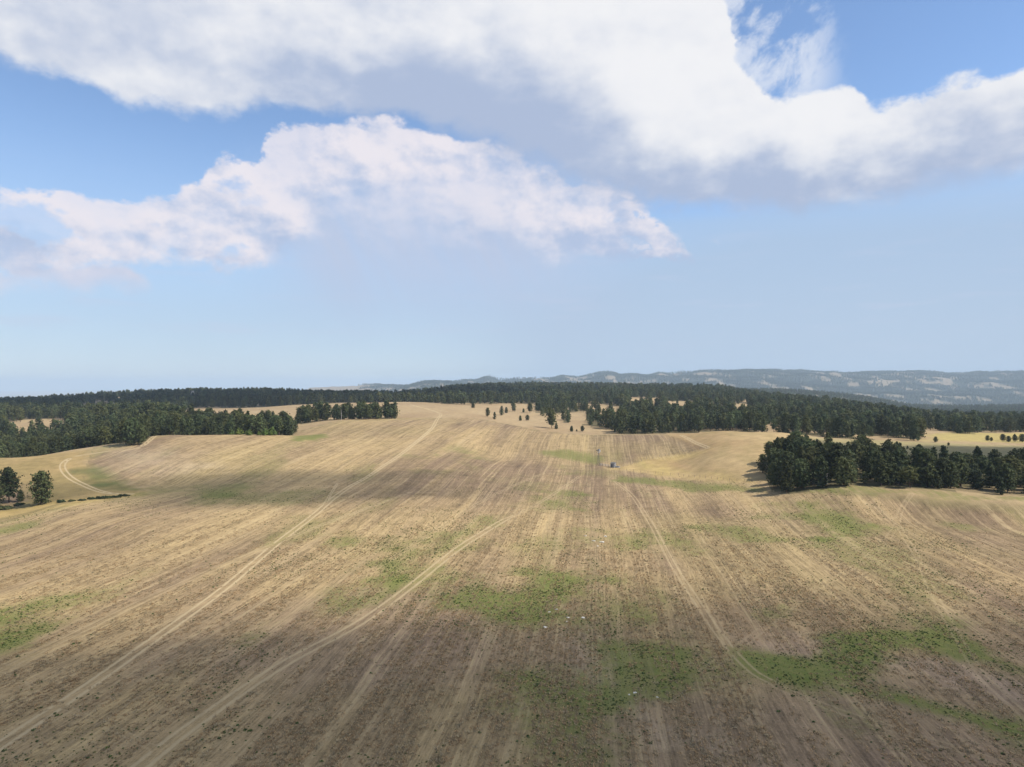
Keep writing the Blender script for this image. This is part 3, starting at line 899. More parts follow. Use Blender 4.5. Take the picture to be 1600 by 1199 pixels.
def pine_parts(seed, H=14.0, Rw=3.0, base=0.18, kind='round', branches=64, tufts=5, quads=4, size=0.55, tri=False):
    rnd = np.random.default_rng(seed)
    tk, cr = MB(), MB()
    lean = rnd.normal(size=2) * 0.35
    tp = lambda h: np.array([lean[0] * (h / H) ** 2 + 0.12 * math.sin(h * 0.9 + seed), lean[1] * (h / H) ** 2 + 0.12 * math.cos(h * 0.7 + seed), h])
    hs = [-0.6, 0.3, H * 0.25, H * 0.5, H * 0.75, H * 0.96]
    tk.tube([tp(max(h, 0)) + (0, 0, min(h, 0)) for h in hs], [0.34, 0.26, 0.21, 0.16, 0.10, 0.03], 7)
    lump = rnd.uniform(0.6, 1.2, size=12)
    for i in range(branches):
        tt = (i + rnd.uniform(0, 1)) / branches
        h = H * (base + (0.985 - base) * tt)
        if kind == 'round':
            pr = (1 - tt ** 2.6) ** 0.6 * (0.62 + 0.38 * min(1, tt * 3.0))
        elif kind == 'cone':
            pr = (1 - tt) ** 0.72 * (0.8 + 0.2 * min(1, tt * 5)) + 0.06
        elif kind == 'flat':
            pr = (0.5 + 0.5 * math.sin(min(tt, 0.85) / 0.85 * math.pi * 0.72)) * (1 - max(0, tt - 0.7) / 0.3 * 0.7)
        else:
            pr = (1 - tt ** 1.6) ** 0.8 * (0.7 + 0.3 * min(1, tt * 4))
        an = i * 2.399 + rnd.uniform(-0.5, 0.5)
        L = Rw * pr * rnd.uniform(0.7, 1.12) * (0.72 + 0.28 * lump[int((an % 6.283) / 6.284 * 6) + (6 if tt > 0.5 else 0)])
        up = -0.15 + 0.75 * tt + rnd.uniform(-0.12, 0.18)
        dv = np.array([math.cos(an), math.sin(an), 0.0])
        p0 = tp(h)
        end = p0 + dv * L + np.array([0, 0, up * L * 0.7])
        if L > 0.8 and quads > 2:
            midp = p0 + dv * L * 0.5 + np.array([0, 0, up * L * 0.25])
            tk.tube([p0, midp, p0 + (end - p0) * 0.9], [0.075, 0.05, 0.02], 3, cap=False)
        for k in range(tufts):
            s = 1 - (k + rnd.uniform(0, 0.9)) / tufts * (0.75 if L > 1 else 1.0)
            c = p0 + dv * L * s + np.array([0, 0, up * L * 0.7 * s * s])
            c = c + rnd.normal(size=3) * (0.18 + 0.10 * L) * (1.0, 1.0, 0.7)
            for q in range(quads):
                pos = c + rnd.normal(size=3) * size * 0.5
                out = pos - tp(h * 0.97)
                out[2] *= 0.6
                nrm = out / (np.linalg.norm(out) + 0.3) * 0.75 + np.array([0, 0, 0.65]) + rnd.normal(size=3) * 0.65
                quad(cr, pos, nrm, size, rnd, tri=tri)
    return tk, cr


KINDS = [('round', 14.0, 4.7, 0.14), ('round', 14.0, 4.2, 0.22), ('spire', 14.0, 3.9, 0.10), ('cone', 13.5, 4.2, 0.07), ('flat', 14.5, 4.3, 0.36), ('spire', 14.0, 4.4, 0.18), ('round', 13.0, 5.4, 0.09), ('spire', 14.0, 3.4, 0.14)]
NEAR = []
for k, (kd, H, Rw, bs_) in enumerate(KINDS):
    tk, cr = pine_parts(100 + k, H, Rw, bs_, kd, 84, 6, 4, 0.55)
    NEAR.append((tk.mesh('pine_trunk', [BARK]), cr.mesh('pine_crown', [NEEDLE]), H))


def hidden_collection(name, objs):
    c = bpy.data.collections.new(name)
    for o in objs:
        c.objects.link(o)
    return c


def joined(tk, cr, name):
    o = MB()
    o.v = tk.v + cr.v
    o.f = tk.f + [tuple(i + len(tk.v) for i in f) for f in cr.f]
    o.mi = [1] * len(tk.f) + [0] * len(cr.f)
    return bpy.data.objects.new(name, o.mesh(name, [NEEDLE, BARK]))


MID = []
for k, (kd, H, Rw, bs_) in enumerate(KINDS):
    tk, cr = pine_parts(200 + k, H, Rw, bs_, kd, 46, 4, 2, 0.92)
    MID.append(joined(tk, cr, 'pine_mid_%d' % k))
FARV = []
for k in range(4):
    kd, H, Rw, bs_ = KINDS[k]
    tk, cr = pine_parts(300 + k, H, Rw * 1.05, bs_, kd, 20, 2, 2, 1.5, tri=True)
    FARV.append(joined(tk, cr, 'pine_far_%d' % k))


def scatter_object(name, pts, scale, rot, var, coll, thin=None):
    me = bpy.data.meshes.new(name)
    me.vertices.add(len(pts)); me.vertices.foreach_set('co', np.asarray(pts, np.float32).ravel())
    for nm, typ, val, key in (('size', 'FLOAT', scale, np.float32), ('turn', 'FLOAT', rot, np.float32), ('pick', 'INT', var, np.int32)):
        a = me.attributes.new(nm, typ, 'POINT'); a.data.foreach_set('value', np.asarray(val, key))
    me.update()
    o = link(name, me)
    ng = bpy.data.node_groups.new(name + '_scatter', 'GeometryNodeTree')
    ng.interface.new_socket('Geometry', in_out='INPUT', socket_type='NodeSocketGeometry')
    ng.interface.new_socket('Geometry', in_out='OUTPUT', socket_type='NodeSocketGeometry')
    N, L = ng.nodes, ng.links
    gi, go = N.new('NodeGroupInput'), N.new('NodeGroupOutput')
    ci = N.new('GeometryNodeCollectionInfo')
    ci.inputs['Collection'].default_value = coll
    ci.inputs['Separate Children'].default_value = True
    ci.inputs['Reset Children'].default_value = True
    ip = N.new('GeometryNodeInstanceOnPoints')
    ip.inputs['Pick Instance'].default_value = True
    def na(nm, typ):
        n = N.new('GeometryNodeInputNamedAttribute'); n.data_type = typ; n.inputs['Name'].default_value = nm
        return n.outputs['Attribute']
    cx = N.new('ShaderNodeCombineXYZ')
    L.new(na('turn', 'FLOAT'), cx.inputs[2])
    er = N.new('FunctionNodeEulerToRotation')
    L.new(cx.outputs[0], er.inputs[0])
    L.new(gi.outputs[0], ip.inputs['Points'])
    L.new(ci.outputs[0], ip.inputs['Instance'])
    L.new(na('pick', 'INT'), ip.inputs['Instance Index'])
    L.new(er.outputs[0], ip.inputs['Rotation'])
    L.new(na('size', 'FLOAT'), ip.inputs['Scale'])
    L.new(ip.outputs[0], go.inputs[0])
    md = o.modifiers.new('scatter', 'NODES'); md.node_group = ng
    o['kind'] = 'stuff'
    return o


def seen(px, D, ztop, slack=6.0):
    """Top of something tall enough shows over the land in front of it."""
    th = np.arctan((px - 800) / F)
    i = np.clip(np.round((th - TH_S[0]) / (TH_S[1] - TH_S[0])).astype(int), 0, len(TH_S) - 1)
    j = np.clip(np.searchsorted(DS, D * 0.985) - 1, 0, len(DS) - 1)
    return 600 + (EYE - ztop - slack) * F / D < RUNMIN[i, j]


# trees that can be told apart one by one: (px, base line, height in px, kind, label, group)
SOLO = [
    (64, 789, 51, 6, 'broad dark pine in the gully at left, right of the other big pine', None),
    (14, 786, 54, 1, 'big rounded pine in the gully, cut by the left edge of the photo', None),
    (-6, 792, 40, 0, 'pine in the gully at the very left edge, half out of view', None),
    (32, 784, 18, 3, 'small pine between the two big gully pines at left', None),
    (762, 652, 14, 0, 'lone rounded pine on the dry hillside just right of the field track', None),
    (739, 638, 9, 3, 'small lone pine at the tip of the forest above the dry hillside', None),
    (862, 670, 31, 1, 'tall pine standing ahead of the forest behind the field crest', None),
    (869, 671, 9, 3, 'tiny pine at the foot of the tall pine behind the field crest', None),
    (893, 675, 9, 3, 'small bushy pine left of a pair in the dry strip behind the field', None),
    (910, 675, 9, 0, 'small wide pine right of another in the dry strip behind the field', None),
    (901, 675, 4, 3, 'knee high pine seedling between two small pines behind the field', None),
    (791, 646, 9, 3, 'small pine at the left end of a clump on the far dry hillside', None),
    (803, 644, 13, 0, 'rounded pine in the middle of a clump on the far dry hillside', None),
    (813, 658, 8, 3, 'short pine at the left of a low pair on the dry slope', None),
    (824, 658, 9, 0, 'short wide pine at the right of a low pair on the dry slope', None),
    (818, 645, 6, 3, 'tiny pine at the right end of a clump on the far dry hillside', None),
    (828, 646, 16, 1, 'taller pine nearest the forest on the far dry hillside', None),
    (1462, 692, 9, 0, 'round lone pine on the sunny right hand meadow', None),
    (1482, 697, 5, 0, 'tiny lone pine at the lower edge of the sunny right hand meadow', None),
    (1436, 710, 15, 0, 'lone round pine on the shaded green slope behind the dark stand', None),
    (1418, 702, 5, 3, 'tiny pine on the shaded green slope left of the lone round pine', None),
    (1543, 689, 8, 6, 'low round pine, leftmost on the upper right meadow edge', None),
    (1549, 690, 6, 0, 'small pine touching the leftmost low pine on the meadow edge', None),
    (1567, 690, 11, 0, 'spreading pine second from left on the upper right meadow edge', None),
    (1576, 691, 9, 6, 'wide pine third from left on the upper right meadow edge', None),
    (1586, 691, 12, 5, 'tallest pine on the upper right meadow edge, near the frame edge', None),
    (1597, 691, 12, 6, 'wide pine at the right edge of the photo beside the meadow', None),
    (614, 654, 20, 0, 'rounded pine at the right end of the tree row behind the field', None),
    (604, 654, 11, 3, 'thin pine left of the end pine of the tree row behind the field', None),
    (590, 655, 25, 2, 'pointed pine second from the right end of the tree row', None),
    (576, 656, 23, 5, 'slim pine in the dense right half of the tree row', None),
    (565, 656, 26, 1, 'tall full pine in the dense right half of the tree row', None),
    (549, 656, 20, 5, 'pine between the two dense halves of the tree row', None),
    (538, 656, 24, 0, 'broad pine in the middle of the tree row behind the field', None),
    (525, 657, 22, 0, 'broad pine left of the middle of the tree row', None),
    (508, 658, 25, 2, 'pointed pine standing clear in the left part of the tree row', None),
    (492, 660, 21, 0, 'rounded pine in the left part of the tree row', None),
    (479, 661, 24, 2, 'pointed pine at the left end of the tree row', None),
    (465, 664, 17, 7, 'thin pine linking the tree row to the left stand', None),
    (443, 678, 33, 6, 'big spreading pine at the right end of the left stand', None),
    (418, 679, 32, 5, 'pine behind the light green shrubs of the left stand', None),
    (375, 672, 32, 2, 'tall pine rising above the left stand beside the light green shrubs', None),
    (206, 696, 41, 6, 'wide dark pine leading the left forest at the dirt trail', None),
    (196, 695, 38, 1, 'pine just left of the wide dark pine at the dirt trail', None),
    (221, 695, 30, 0, 'pine just right of the wide dark pine at the dirt trail', None),
    (1192, 740, 29, 0, 'leftmost pine of the dark stand, its shadow on dry grass', None),
    (1208, 742, 40, 4, 'open crowned pine at the left end of the dark stand', None),
    (1222, 728, 42, 4, 'tall bare stemmed pine at the back left of the dark stand', None),
    (1238, 730, 48, 1, 'tallest pine at the back left of the dark stand', None),
    (1228, 755, 30, 6, 'low spreading pine at the front left corner of the dark stand', None),
    (1256, 735, 50, 0, 'tall full pine at the back of the dark stand near its left end', None),
    (1300, 740, 47, 6, 'broad tall crown above the left half of the dark stand', None),
]
pines = []      # (x, y, height, variant, label, group)
for px, py, hp, kd, lb, gp in SOLO:
    x, y = hit(px, py)
    pines.append((x, y, hp * y / F, kd, lb, gp))

# scattered forest trees on a jittered grid
def jitter(cell, d0, d1, p0, p1, seed):
    rn = np.random.default_rng(seed)
    xm = max(abs(p0 - 800), abs(p1 - 800)) / F * d1
    nx, ny = int(2 * xm / cell), int((d1 - d0) / cell)
    gx_, gy_ = np.meshgrid(np.arange(nx), np.arange(ny))
    x = (gx_ + rn.uniform(0.0, 1.0, gx_.shape)) * cell - xm
    y = (gy_ + rn.uniform(0.0, 1.0, gy_.shape)) * cell + d0
    x, y = x.ravel(), y.ravel()
    px = 800 + F * x / y
    k = (px > p0) & (px < p1)
    x, y, px = x[k], y[k], px[k]
    k = rn.uniform(size=len(x)) < forest(px, y, x, y)
    return x[k], y[k], px[k]


fx_, fy_, fp_ = [], [], []
for cell, d0, d1, sd_ in ((7.0, 240, 720, 1), (8.6, 720, 1500, 2), (10.0, 1500, 2500, 3)):
    a, b, c = jitter(cell, d0, d1, -285, 1885, sd_)
    fx_.append(a); fy_.append(b); fp_.append(c)
fx_, fy_, fp_ = map(np.concatenate, (fx_, fy_, fp_))
fz_ = height(fx_, fy_)
rn = np.random.default_rng(5)
fh_ = 13.4 * (0.50 + 0.68 * rn.beta(1.7, 1.5, len(fx_)))
fh_ *= np.where((fp_ > 1440) & (fy_ < 360), 0.92, 1.0)
fh_ *= np.where((fp_ > 770) & (fp_ < 940) & (fy_ < 900), 0.68, 1.0)
young = rn.uniform(size=len(fx_)) < 0.14
fh_ = np.where(young, fh_ * 0.55, fh_)
solo_xy = np.array([(p[0], p[1]) for p in pines])
keep = seen(fp_, fy_, fz_ + fh_)
for sx, sy in solo_xy:
    keep &= np.hypot(fx_ - sx, fy_ - sy) > 2.6
fx_, fy_, fp_, fz_, fh_ = (a[keep] for a in (fx_, fy_, fp_, fz_, fh_))
var_ = rn.integers(0, len(KINDS), len(fx_))
# nearest ones in view become single trees
inview = (fp_ > -15) & (fp_ < 1615)
order = np.argsort(np.where(inview, -fh_ / fy_, 9))
n_single = 299 - len(pines)
single = order[:n_single]
rest = np.setdiff1d(np.arange(len(fx_)), single)


def stand(px, D):
    if px > 1100 and D < 400:
        s = 'left end' if px < 1265 else 'left of middle' if px < 1330 else 'middle' if px < 1400 else 'right of middle' if px < 1470 else 'right' if px < 1535 else 'cut off right end'
        if D < (318 if px < 1300 else 292):
            return ('shaded pine, front row of the dark stand, %s' % s, 'front row pines of the dark right hand stand (%s)' % s)
        return ('shaded pine, back rows of the dark stand, %s' % s, 'back row pines of the dark right hand stand (%s)' % s)
    if px < 300 and D < 640:
        s = 'near the left photo edge' if px < 40 else 'below the small pale glade' if px < 105 else 'between the glade and the dirt trail' if px < 175 else 'beside the dirt trail' if px < 235 else 'right of the dirt trail bend'
        return ('pine of the left forest ' + s, 'pines of the dense left forest')
    if px < 300:
        return ('smaller pine farther back in the left forest beside the pale glade', 'farther pines of the left forest')
    if px < 470 and D < 640:
        return ('pine of the narrow stand, ' + ('left third along the field rim' if px < 345 else 'middle third along the field rim' if px < 395 else 'right third behind the light shrubs'), 'pines of the narrow stand along the field rim')
    if px < 640:
        return ('filler pine of the tree row at the top left of the field', 'filler pines of the tree row')
    if px < 1000:
        return ('pine at the near edge of the forest above the windmill', 'pines at the forest edge above the windmill')
    if px < 1250:
        return ('pine at the forest edge just behind the golden pasture', 'pines behind the golden pasture')
    return ('pine at the forest edge above the shaded green slope', 'pines above the shaded green slope')


for i in single:
    lb, gp = stand(fp_[i], fy_[i])
    shape = ('rounded', 'rounded', 'pointed', 'cone shaped', 'bare stemmed', 'full', 'broad', 'slim')[int(var_[i])]
    size = 'tall ' if fh_[i] > 12.6 else ('short ' if fh_[i] < 9.0 else '')
    lb = size + shape + ' ' + lb
    pines.append((fx_[i], fy_[i], fh_[i], int(var_[i]), lb, gp))


def place_pine(x, y, h, kd, label, group):
    tm, cm, H = NEAR[kd]
    r = bpy.data.objects.new('pine_tree', None)
    COL.objects.link(r)
    r.empty_display_size = 0.5
    r.location = (x, y, zat(x, y) - 0.05)
    s = h / H
    w = s * random.uniform(0.9, 1.15)
    if h < 8.5:
        w = s * 1.3
    r.scale = (w, w, s)
    r.rotation_euler = (0, 0, random.uniform(0, 6.28))
    tag(r, label, 'pine tree', group or 'pines standing apart or told apart by shape')
    link('trunk', tm, r)
    link('crown', cm, r)
    return r


for p in pines:
    place_pine(*p)

# the rest of the near and middle forest
mc = hidden_collection('pine_kinds', MID)
scatter_object('pine_forest', np.stack([fx_[rest], fy_[rest], fz_[rest] - 0.1], 1), fh_[rest] / 14.0 * rn.uniform(0.92, 1.12, len(rest)), rn.uniform(0, 6.28, len(rest)), var_[rest], mc)
# woods on the far hills
a, b, c = jitter(19, 2500, 9000, 540, 1885, 9)
za = height(a, b)
hh = 13 * rn.uniform(0.75, 1.25, len(a)) * (1 + 0.25 * sstep(b, 3500, 6000))
k = seen(c, b, za + hh, 12)
a, b, za, hh = a[k], b[k], za[k], hh[k]
scatter_object('hill_woods', np.stack([a, b, za - 0.3], 1), hh / 14.0, rn.uniform(0, 6.28, len(a)), rn.integers(0, 4, len(a)), hidden_collection('far_pine_kinds', FARV))
print('TREES', len(pines), len(rest), len(a))


# ------------------------------------------------------------------ shrubs
def shrub_mesh(seed, n, rx, rz, size, m, name):
    rnd = np.random.default_rng(seed)
    mb = MB()
    for i in range(n):
        d = rnd.normal(size=3); d /= np.linalg.norm(d)
        d[2] = abs(d[2])
        rr = rnd.uniform(0.45, 1.0) ** 0.5 * (0.75 + 0.25 * math.sin(d[0] * 4 + seed) * math.cos(d[1] * 5))
        p = np.array([d[0] * rx, d[1] * rx, d[2] * rz]) * rr
        quad(mb, p + (0, 0, 0.1 * rz), d + (0, 0, 0.5) + rnd.normal(size=3) * 0.7, size, rnd)
    return mb.mesh(name, [m])


def stems_mesh(seed, h, n=5):
    rnd = np.random.default_rng(seed)
    mb = MB()
    for i in range(n):
        a = rnd.uniform(0, 6.28); l = rnd.uniform(0.2, 0.5) * h
        mb.tube([(0.05 * math.cos(a), 0.05 * math.sin(a), -0.2), (l * 0.5 * math.cos(a), l * 0.5 * math.sin(a), h * 0.4), (l * math.cos(a), l * math.sin(a), h * 0.8)], [0.07, 0.05, 0.02], 4)
    return mb.mesh('stems', [BARK])


SH = [shrub_mesh(s, 420, 1.6, 2.4, 0.34, LEAF, 'shrub_leaves') for s in (1, 2)]
SHD = [shrub_mesh(s, 260, 1.5, 1.3, 0.36, BRUSH, 'brush_leaves') for s in (3, 4)]
ST = stems_mesh(1, 2.0)
for px, py, hp, lb in [(361, 679, 8, 'leftmost light green shrub at the foot of the left stand'), (372, 679, 12, 'second light green shrub from the left at the foot of the stand'),
                       (388, 680, 10, 'tall light green shrub between pine trunks of the left stand'), (403, 680, 7, 'smallest light green shrub under the pines of the left stand'),
                       (413, 680, 11, 'bright shrub left of the last gap in the left stand'), (424, 680, 14, 'largest light green shrub near the right end of the left stand')]:
    x, y = hit(px, py + 1)
    o = link('green_shrub', None, None, (x, y + 1.5, zat(x, y + 1.5)))
    s = hp * y / F / 2.6
    o.scale = (s, s, s); o.rotation_euler.z = random.uniform(0, 6)
    tag(o, lb, 'shrub', 'light green shrubs under the left stand')
    link('leaves', SH[px % 2], o); link('stems', ST, o)
for px, py, hp, lb in [(193, 776, 5, 'dark brush at the right end of the gully hedge'), (181, 778, 4, 'low dark brush second from the right end of the gully hedge'), (168, 779, 6, 'rounded dark brush in the right half of the gully hedge'),
                       (157, 780, 6, 'rounded dark brush in the middle of the gully hedge'), (143, 781, 4, 'low brush left of the middle of the gully hedge'), (128, 783, 4, 'flat brush in the left half of the gully hedge'),
                       (112, 784, 4, 'flat brush nearest the gully pines in the hedge'), (95, 786, 5, 'dark brush right beside the broad gully pine'), (4, 797, 8, 'dark brush under the gully pines at the left edge'), (30, 790, 6, 'brush in front of the small gully pine')]:
    x, y = hit(px, py)
    o = link('brush', None, None, (x, y, zat(x, y)))
    s = hp * y / F / 1.5
    o.scale = (s * random.uniform(1.6, 2.6), s * 1.2, s * random.uniform(0.7, 1.1)); o.rotation_euler.z = random.uniform(-0.3, 0.3)
    tag(o, lb, 'shrub', 'dark brush along the gully')
    link('leaves', SHD[px % 2], o); link('stems', ST, o).scale = (0.6, 0.6, 0.6)


GREYWOOD = mat('bleached_wood', (0.30, 0.27, 0.24), (0.45, 0.41, 0.37), 3.0, 0.9, 0.1)
for px, py, hp, lb in [(347, 680, 16, 'pale dead trunk standing at the edge of the left stand'), (534, 657, 17, 'pale dead trunk in the gap of the tree row'), (1290, 757, 18, 'pale dead tree in the front edge of the dark stand')]:
    x, y = hit(px, py)
    y -= 1.5
    o = link('dead_tree', None, None, (x, y, zat(x, y)))
    tag(o, lb, 'dead tree')
    h = hp * y / F
    mb = MB(); mb.tube([(0, 0, -0.4), (0.05, 0, h * 0.5), (-0.1, 0.05, h)], [0.26, 0.19, 0.05], 7)
    link('trunk', mb.mesh('trunk', [GREYWOOD]), o)
    mb = MB()
    for k in range(9):
        a = k * 2.4; hh_ = h * (0.35 + 0.07 * k); L = 1.6 * (1.1 - k * 0.08)
        mb.tube([(0, 0, hh_), (math.cos(a) * L * 0.6, math.sin(a) * L * 0.6, hh_ + 0.3), (math.cos(a) * L, math.sin(a) * L, hh_ + 0.1)], [0.06, 0.04, 0.015], 4)
    link('bare_branches', mb.mesh('bare_branches', [GREYWOOD]), o)


# ------------------------------------------------------------------ weeds on the field (nobody could count them)
def weed_mesh(seed):
    rnd = np.random.default_rng(seed)
    mb = MB()
    for i in range(16):
        a = rnd.uniform(0, 6.28); rr = rnd.uniform(0.02, 0.26)
        p = np.array([rr * math.cos(a), rr * math.sin(a), rnd.uniform(0.05, 0.22)])
        quad(mb, p, np.array([math.cos(a) * 0.6, math.sin(a) * 0.6, 0.9]) + rnd.normal(size=3) * 0.5, 0.14, rnd)
    return bpy.data.objects.new('weed_clump_%d' % seed, mb.mesh('weed_clump', [WEED]))


rw = np.random.default_rng(21)
sel = (gy > 60) & (gy < 420) & (np.abs(gx) < gy * 0.78) & (gwild < 0.2) & (gfo < 0.1) & (gtrack > 1.6)
ix = np.nonzero(sel)[0]
area = np.hypot(gx[ix], gy[ix]) ** 3           # cells grow with distance
dn = sstep(fbm(gx[ix] / 22, gy[ix] / 22, 131, 4), 0.50, 0.78) * 0.10 + 0.006 + ggreen[ix] ** 1.4 * 0.26
dn *= 0.12 + sstep(fbm(gx[ix] / 4, gy[ix] / 4, 137, 3), 0.36, 0.70)
dn *= sstep(np.hypot(gx[ix], gy[ix]), 420, 180) * 0.9 + 0.1
pr = area * dn
ch = rw.choice(ix, 42000, p=pr / pr.sum())
jit = np.hypot(gx[ch], gy[ch])
wx = gx[ch] + rw.normal(size=len(ch)) * jit * 0.004
wy = gy[ch] + rw.normal(size=len(ch)) * jit * 0.010
scatter_object('weeds', np.stack([wx, wy, height(wx, wy) - 0.02], 1), np.minimum(rw.gamma(1.6, 0.24, len(ch)) * 0.62 + 0.16, 1.1), rw.uniform(0, 6.28, len(ch)), rw.integers(0, 4, len(ch)),
               hidden_collection('weed_kinds', [weed_mesh(s) for s in range(4)]))


# ------------------------------------------------------------------ cut straw left standing and lying in the drill rows
STRAW = mat('cut_straw', (0.21, 0.148, 0.086), (0.37, 0.27, 0.145), 2.0, 0.85, 0.1, vary=0.6)


def straw_mesh(seed):
    rnd = np.random.default_rng(seed)
    mb = MB()
    for i in range(9):
        p = np.array([rnd.normal() * 0.10, rnd.normal() * 0.30, 0.0])
        l = rnd.uniform(0.12, 0.26)
        a = rnd.uniform(0, 6.28)
        tip = p + np.array([math.cos(a) * 0.09, math.sin(a) * 0.09, l])
        w = np.array([math.sin(a), -math.cos(a), 0]) * 0.022
        mb.face([p - w, p + w, tip + w * 0.4, tip - w * 0.4])
    for i in range(4):
        p = np.array([rnd.normal() * 0.15, rnd.normal() * 0.35, 0.03 + 0.03 * i])
        a = rnd.normal() * 0.5 + 1.57
        d = np.array([math.cos(a), math.sin(a), 0]) * rnd.uniform(0.15, 0.3); w = np.array([-math.sin(a), math.cos(a), 0]) * 0.03
        mb.face([p - d - w, p + d - w, p + d + w, p - d + w])
    return bpy.data.objects.new('straw_tuft_%d' % seed, mb.mesh('straw_tuft', [STRAW]))


rs_ = np.random.default_rng(33)
near = np.nonzero((gy > 60) & (np.hypot(gx, gy) < 340) & (np.abs(gx) < gy * 0.78) & (gwild < 0.2))[0]
wt = np.hypot(gx[near], gy[near]) ** 2.2 * (1 - 0.6 * ggreen[near]) * sstep(gtrack[near], 1.3, 2.2) * sstep(np.hypot(gx[near], gy[near]), 335, 150)
pk = rs_.choice(near, 80000, p=wt / wt.sum())
sx_ = gx[pk] + rs_.normal(size=len(pk)) * 0.5
sy_ = gy[pk] + rs_.normal(size=len(pk)) * np.hypot(gx[pk], gy[pk]) * 0.008
c67, s67 = math.cos(R(6.7)), math.sin(R(6.7))
su, sv = sx_ * c67 - sy_ * s67, sx_ * s67 + sy_ * c67
su = np.round(su / 0.9) * 0.9 + rs_.normal(size=len(su)) * 0.12        # into the rows
keep_ = vnoise(su / 2.3, sv / 40, 171) > rs_.uniform(0.2, 0.95, len(su))
su, sv = su[keep_], sv[keep_]
sx_, sy_ = su * c67 + sv * s67, -su * s67 + sv * c67
scatter_object('stubble', np.stack([sx_, sy_, height(sx_, sy_) - 0.01], 1), rs_.uniform(0.7, 1.5, len(sx_)), rs_.normal(size=len(sx_)) * 0.4 - R(6.7), rs_.integers(0, 4, len(sx_)),
               hidden_collection('straw_kinds', [straw_mesh(k) for k in range(4)]))


# ------------------------------------------------------------------ pale stones
def stone_mesh(seed):
    rnd = np.random.default_rng(seed)
    import bmesh
    bm = bmesh.new()
    bmesh.ops.create_icosphere(bm, subdivisions=2, radius=0.5)
    for v in bm.verts:
        c = v.co
        k = 0.8 + 0.35 * math.sin(c.x * 5 + seed) * math.cos(c.y * 6 + seed * 2) + rnd.uniform(-0.1, 0.1)
        v.co = (c.x * k * 1.2, c.y * k, c.z * k * 0.6 + 0.12)
    me = bpy.data.meshes.new('stone')
    bm.to_mesh(me); bm.free()
    me.materials.append(ROCK)
    return me


STN = [stone_mesh(s) for s in range(3)]
for px, py, wpx, lb in [(852, 981, 6, 'bright white stone left of the scattered pale stones, at the green patch'), (888, 966, 5, 'pale stone at the top of the scattered stones below the green patch'),
                        (911, 966, 6, 'pale stone at the right of the scattered stones below the green patch'), (886, 972, 4, 'small pale stone in the middle of the scattered stones'),
                        (870, 953, 5, 'flat pale stone above the scattered stones, at the tip of the green patch'), (858, 957, 4, 'small flat pale stone on the right rim of the green patch'),
                        (919, 985, 3, 'small dull stone below the scattered pale stones'), (992, 1083, 6, 'pale stone in the dark weeds low in the centre'),
                        (983, 1086, 4, 'small stone left of the pale one in the dark weeds'), (1027, 1090, 4, 'small pale stone right of the dark weeds low in the centre'),
                        (941, 848, 7, 'largest pale stone of the small heap in mid field'), (928, 846, 5, 'pale stone left of the largest one in the mid field heap'),
                        (946, 839, 5, 'pale stone above the largest one in the mid field heap'), (934, 854, 4, 'small pale stone below the mid field heap'), (915, 838, 4, 'flat pale stone at the left end of the mid field heap')]:
    x, y = hit(px, py)
    o = link('pale_stone', STN[px % 3], None, (x, y, zat(x, y) - 0.05))
    s = wpx * y / F
    o.scale = (s, s, s * 0.7); o.rotation_euler.z = random.uniform(0, 6)
    tag(o, lb, 'stone', 'pale stones on the field')


# ------------------------------------------------------------------ pale rock outcrops in the woods
def outcrop(px, D, w, h, label):
    x, y = at(px, D)
    rnd = np.random.default_rng(int(px))
    mb = MB()
    n, mrows = 14, 6
    rows = []
    for r in range(mrows):
        b = len(mb.v); f = r / (mrows - 1)
        for k in range(n):
            a = 2 * math.pi * k / n
            rr = (1 - 0.55 * f ** 1.8) * (0.85 + rnd.uniform(-0.14, 0.14))
            mb.v.append((math.cos(a) * w / 2 * rr, math.sin(a) * w * 0.3 * rr, -1.5 + f * (h + 1.5) * (0.9 + rnd.uniform(-0.12, 0.12))))
        rows.append(b)
    for r0, r1 in zip(rows[:-1], rows[1:]):
        for k in range(n):
            k2 = (k + 1) % n
            mb.f.append((r0 + k, r0 + k2, r1 + k2, r1 + k)); mb.mi.append(0)
    mb.f.append(tuple(rows[-1] + k for k in range(n))); mb.mi.append(0)
    o = link('rock_outcrop', mb.mesh('rock_outcrop', [CLIFF]), None, (x, y, zat(x, y)))
    tag(o, label, 'rock outcrop', 'pale rock outcrops in the woods')


outcrop(291, 1390, 7, 9, 'left pale outcrop in the dark woods at upper left')
outcrop(301, 1470, 12, 13, 'larger right hand pale outcrop in the dark woods at upper left')
outcrop(396, 1560, 26, 9, 'pale ledge in the dark woods near the left skyline')
outcrop(806, 1850, 30, 6, 'low pale ledge on the forest skyline at centre')


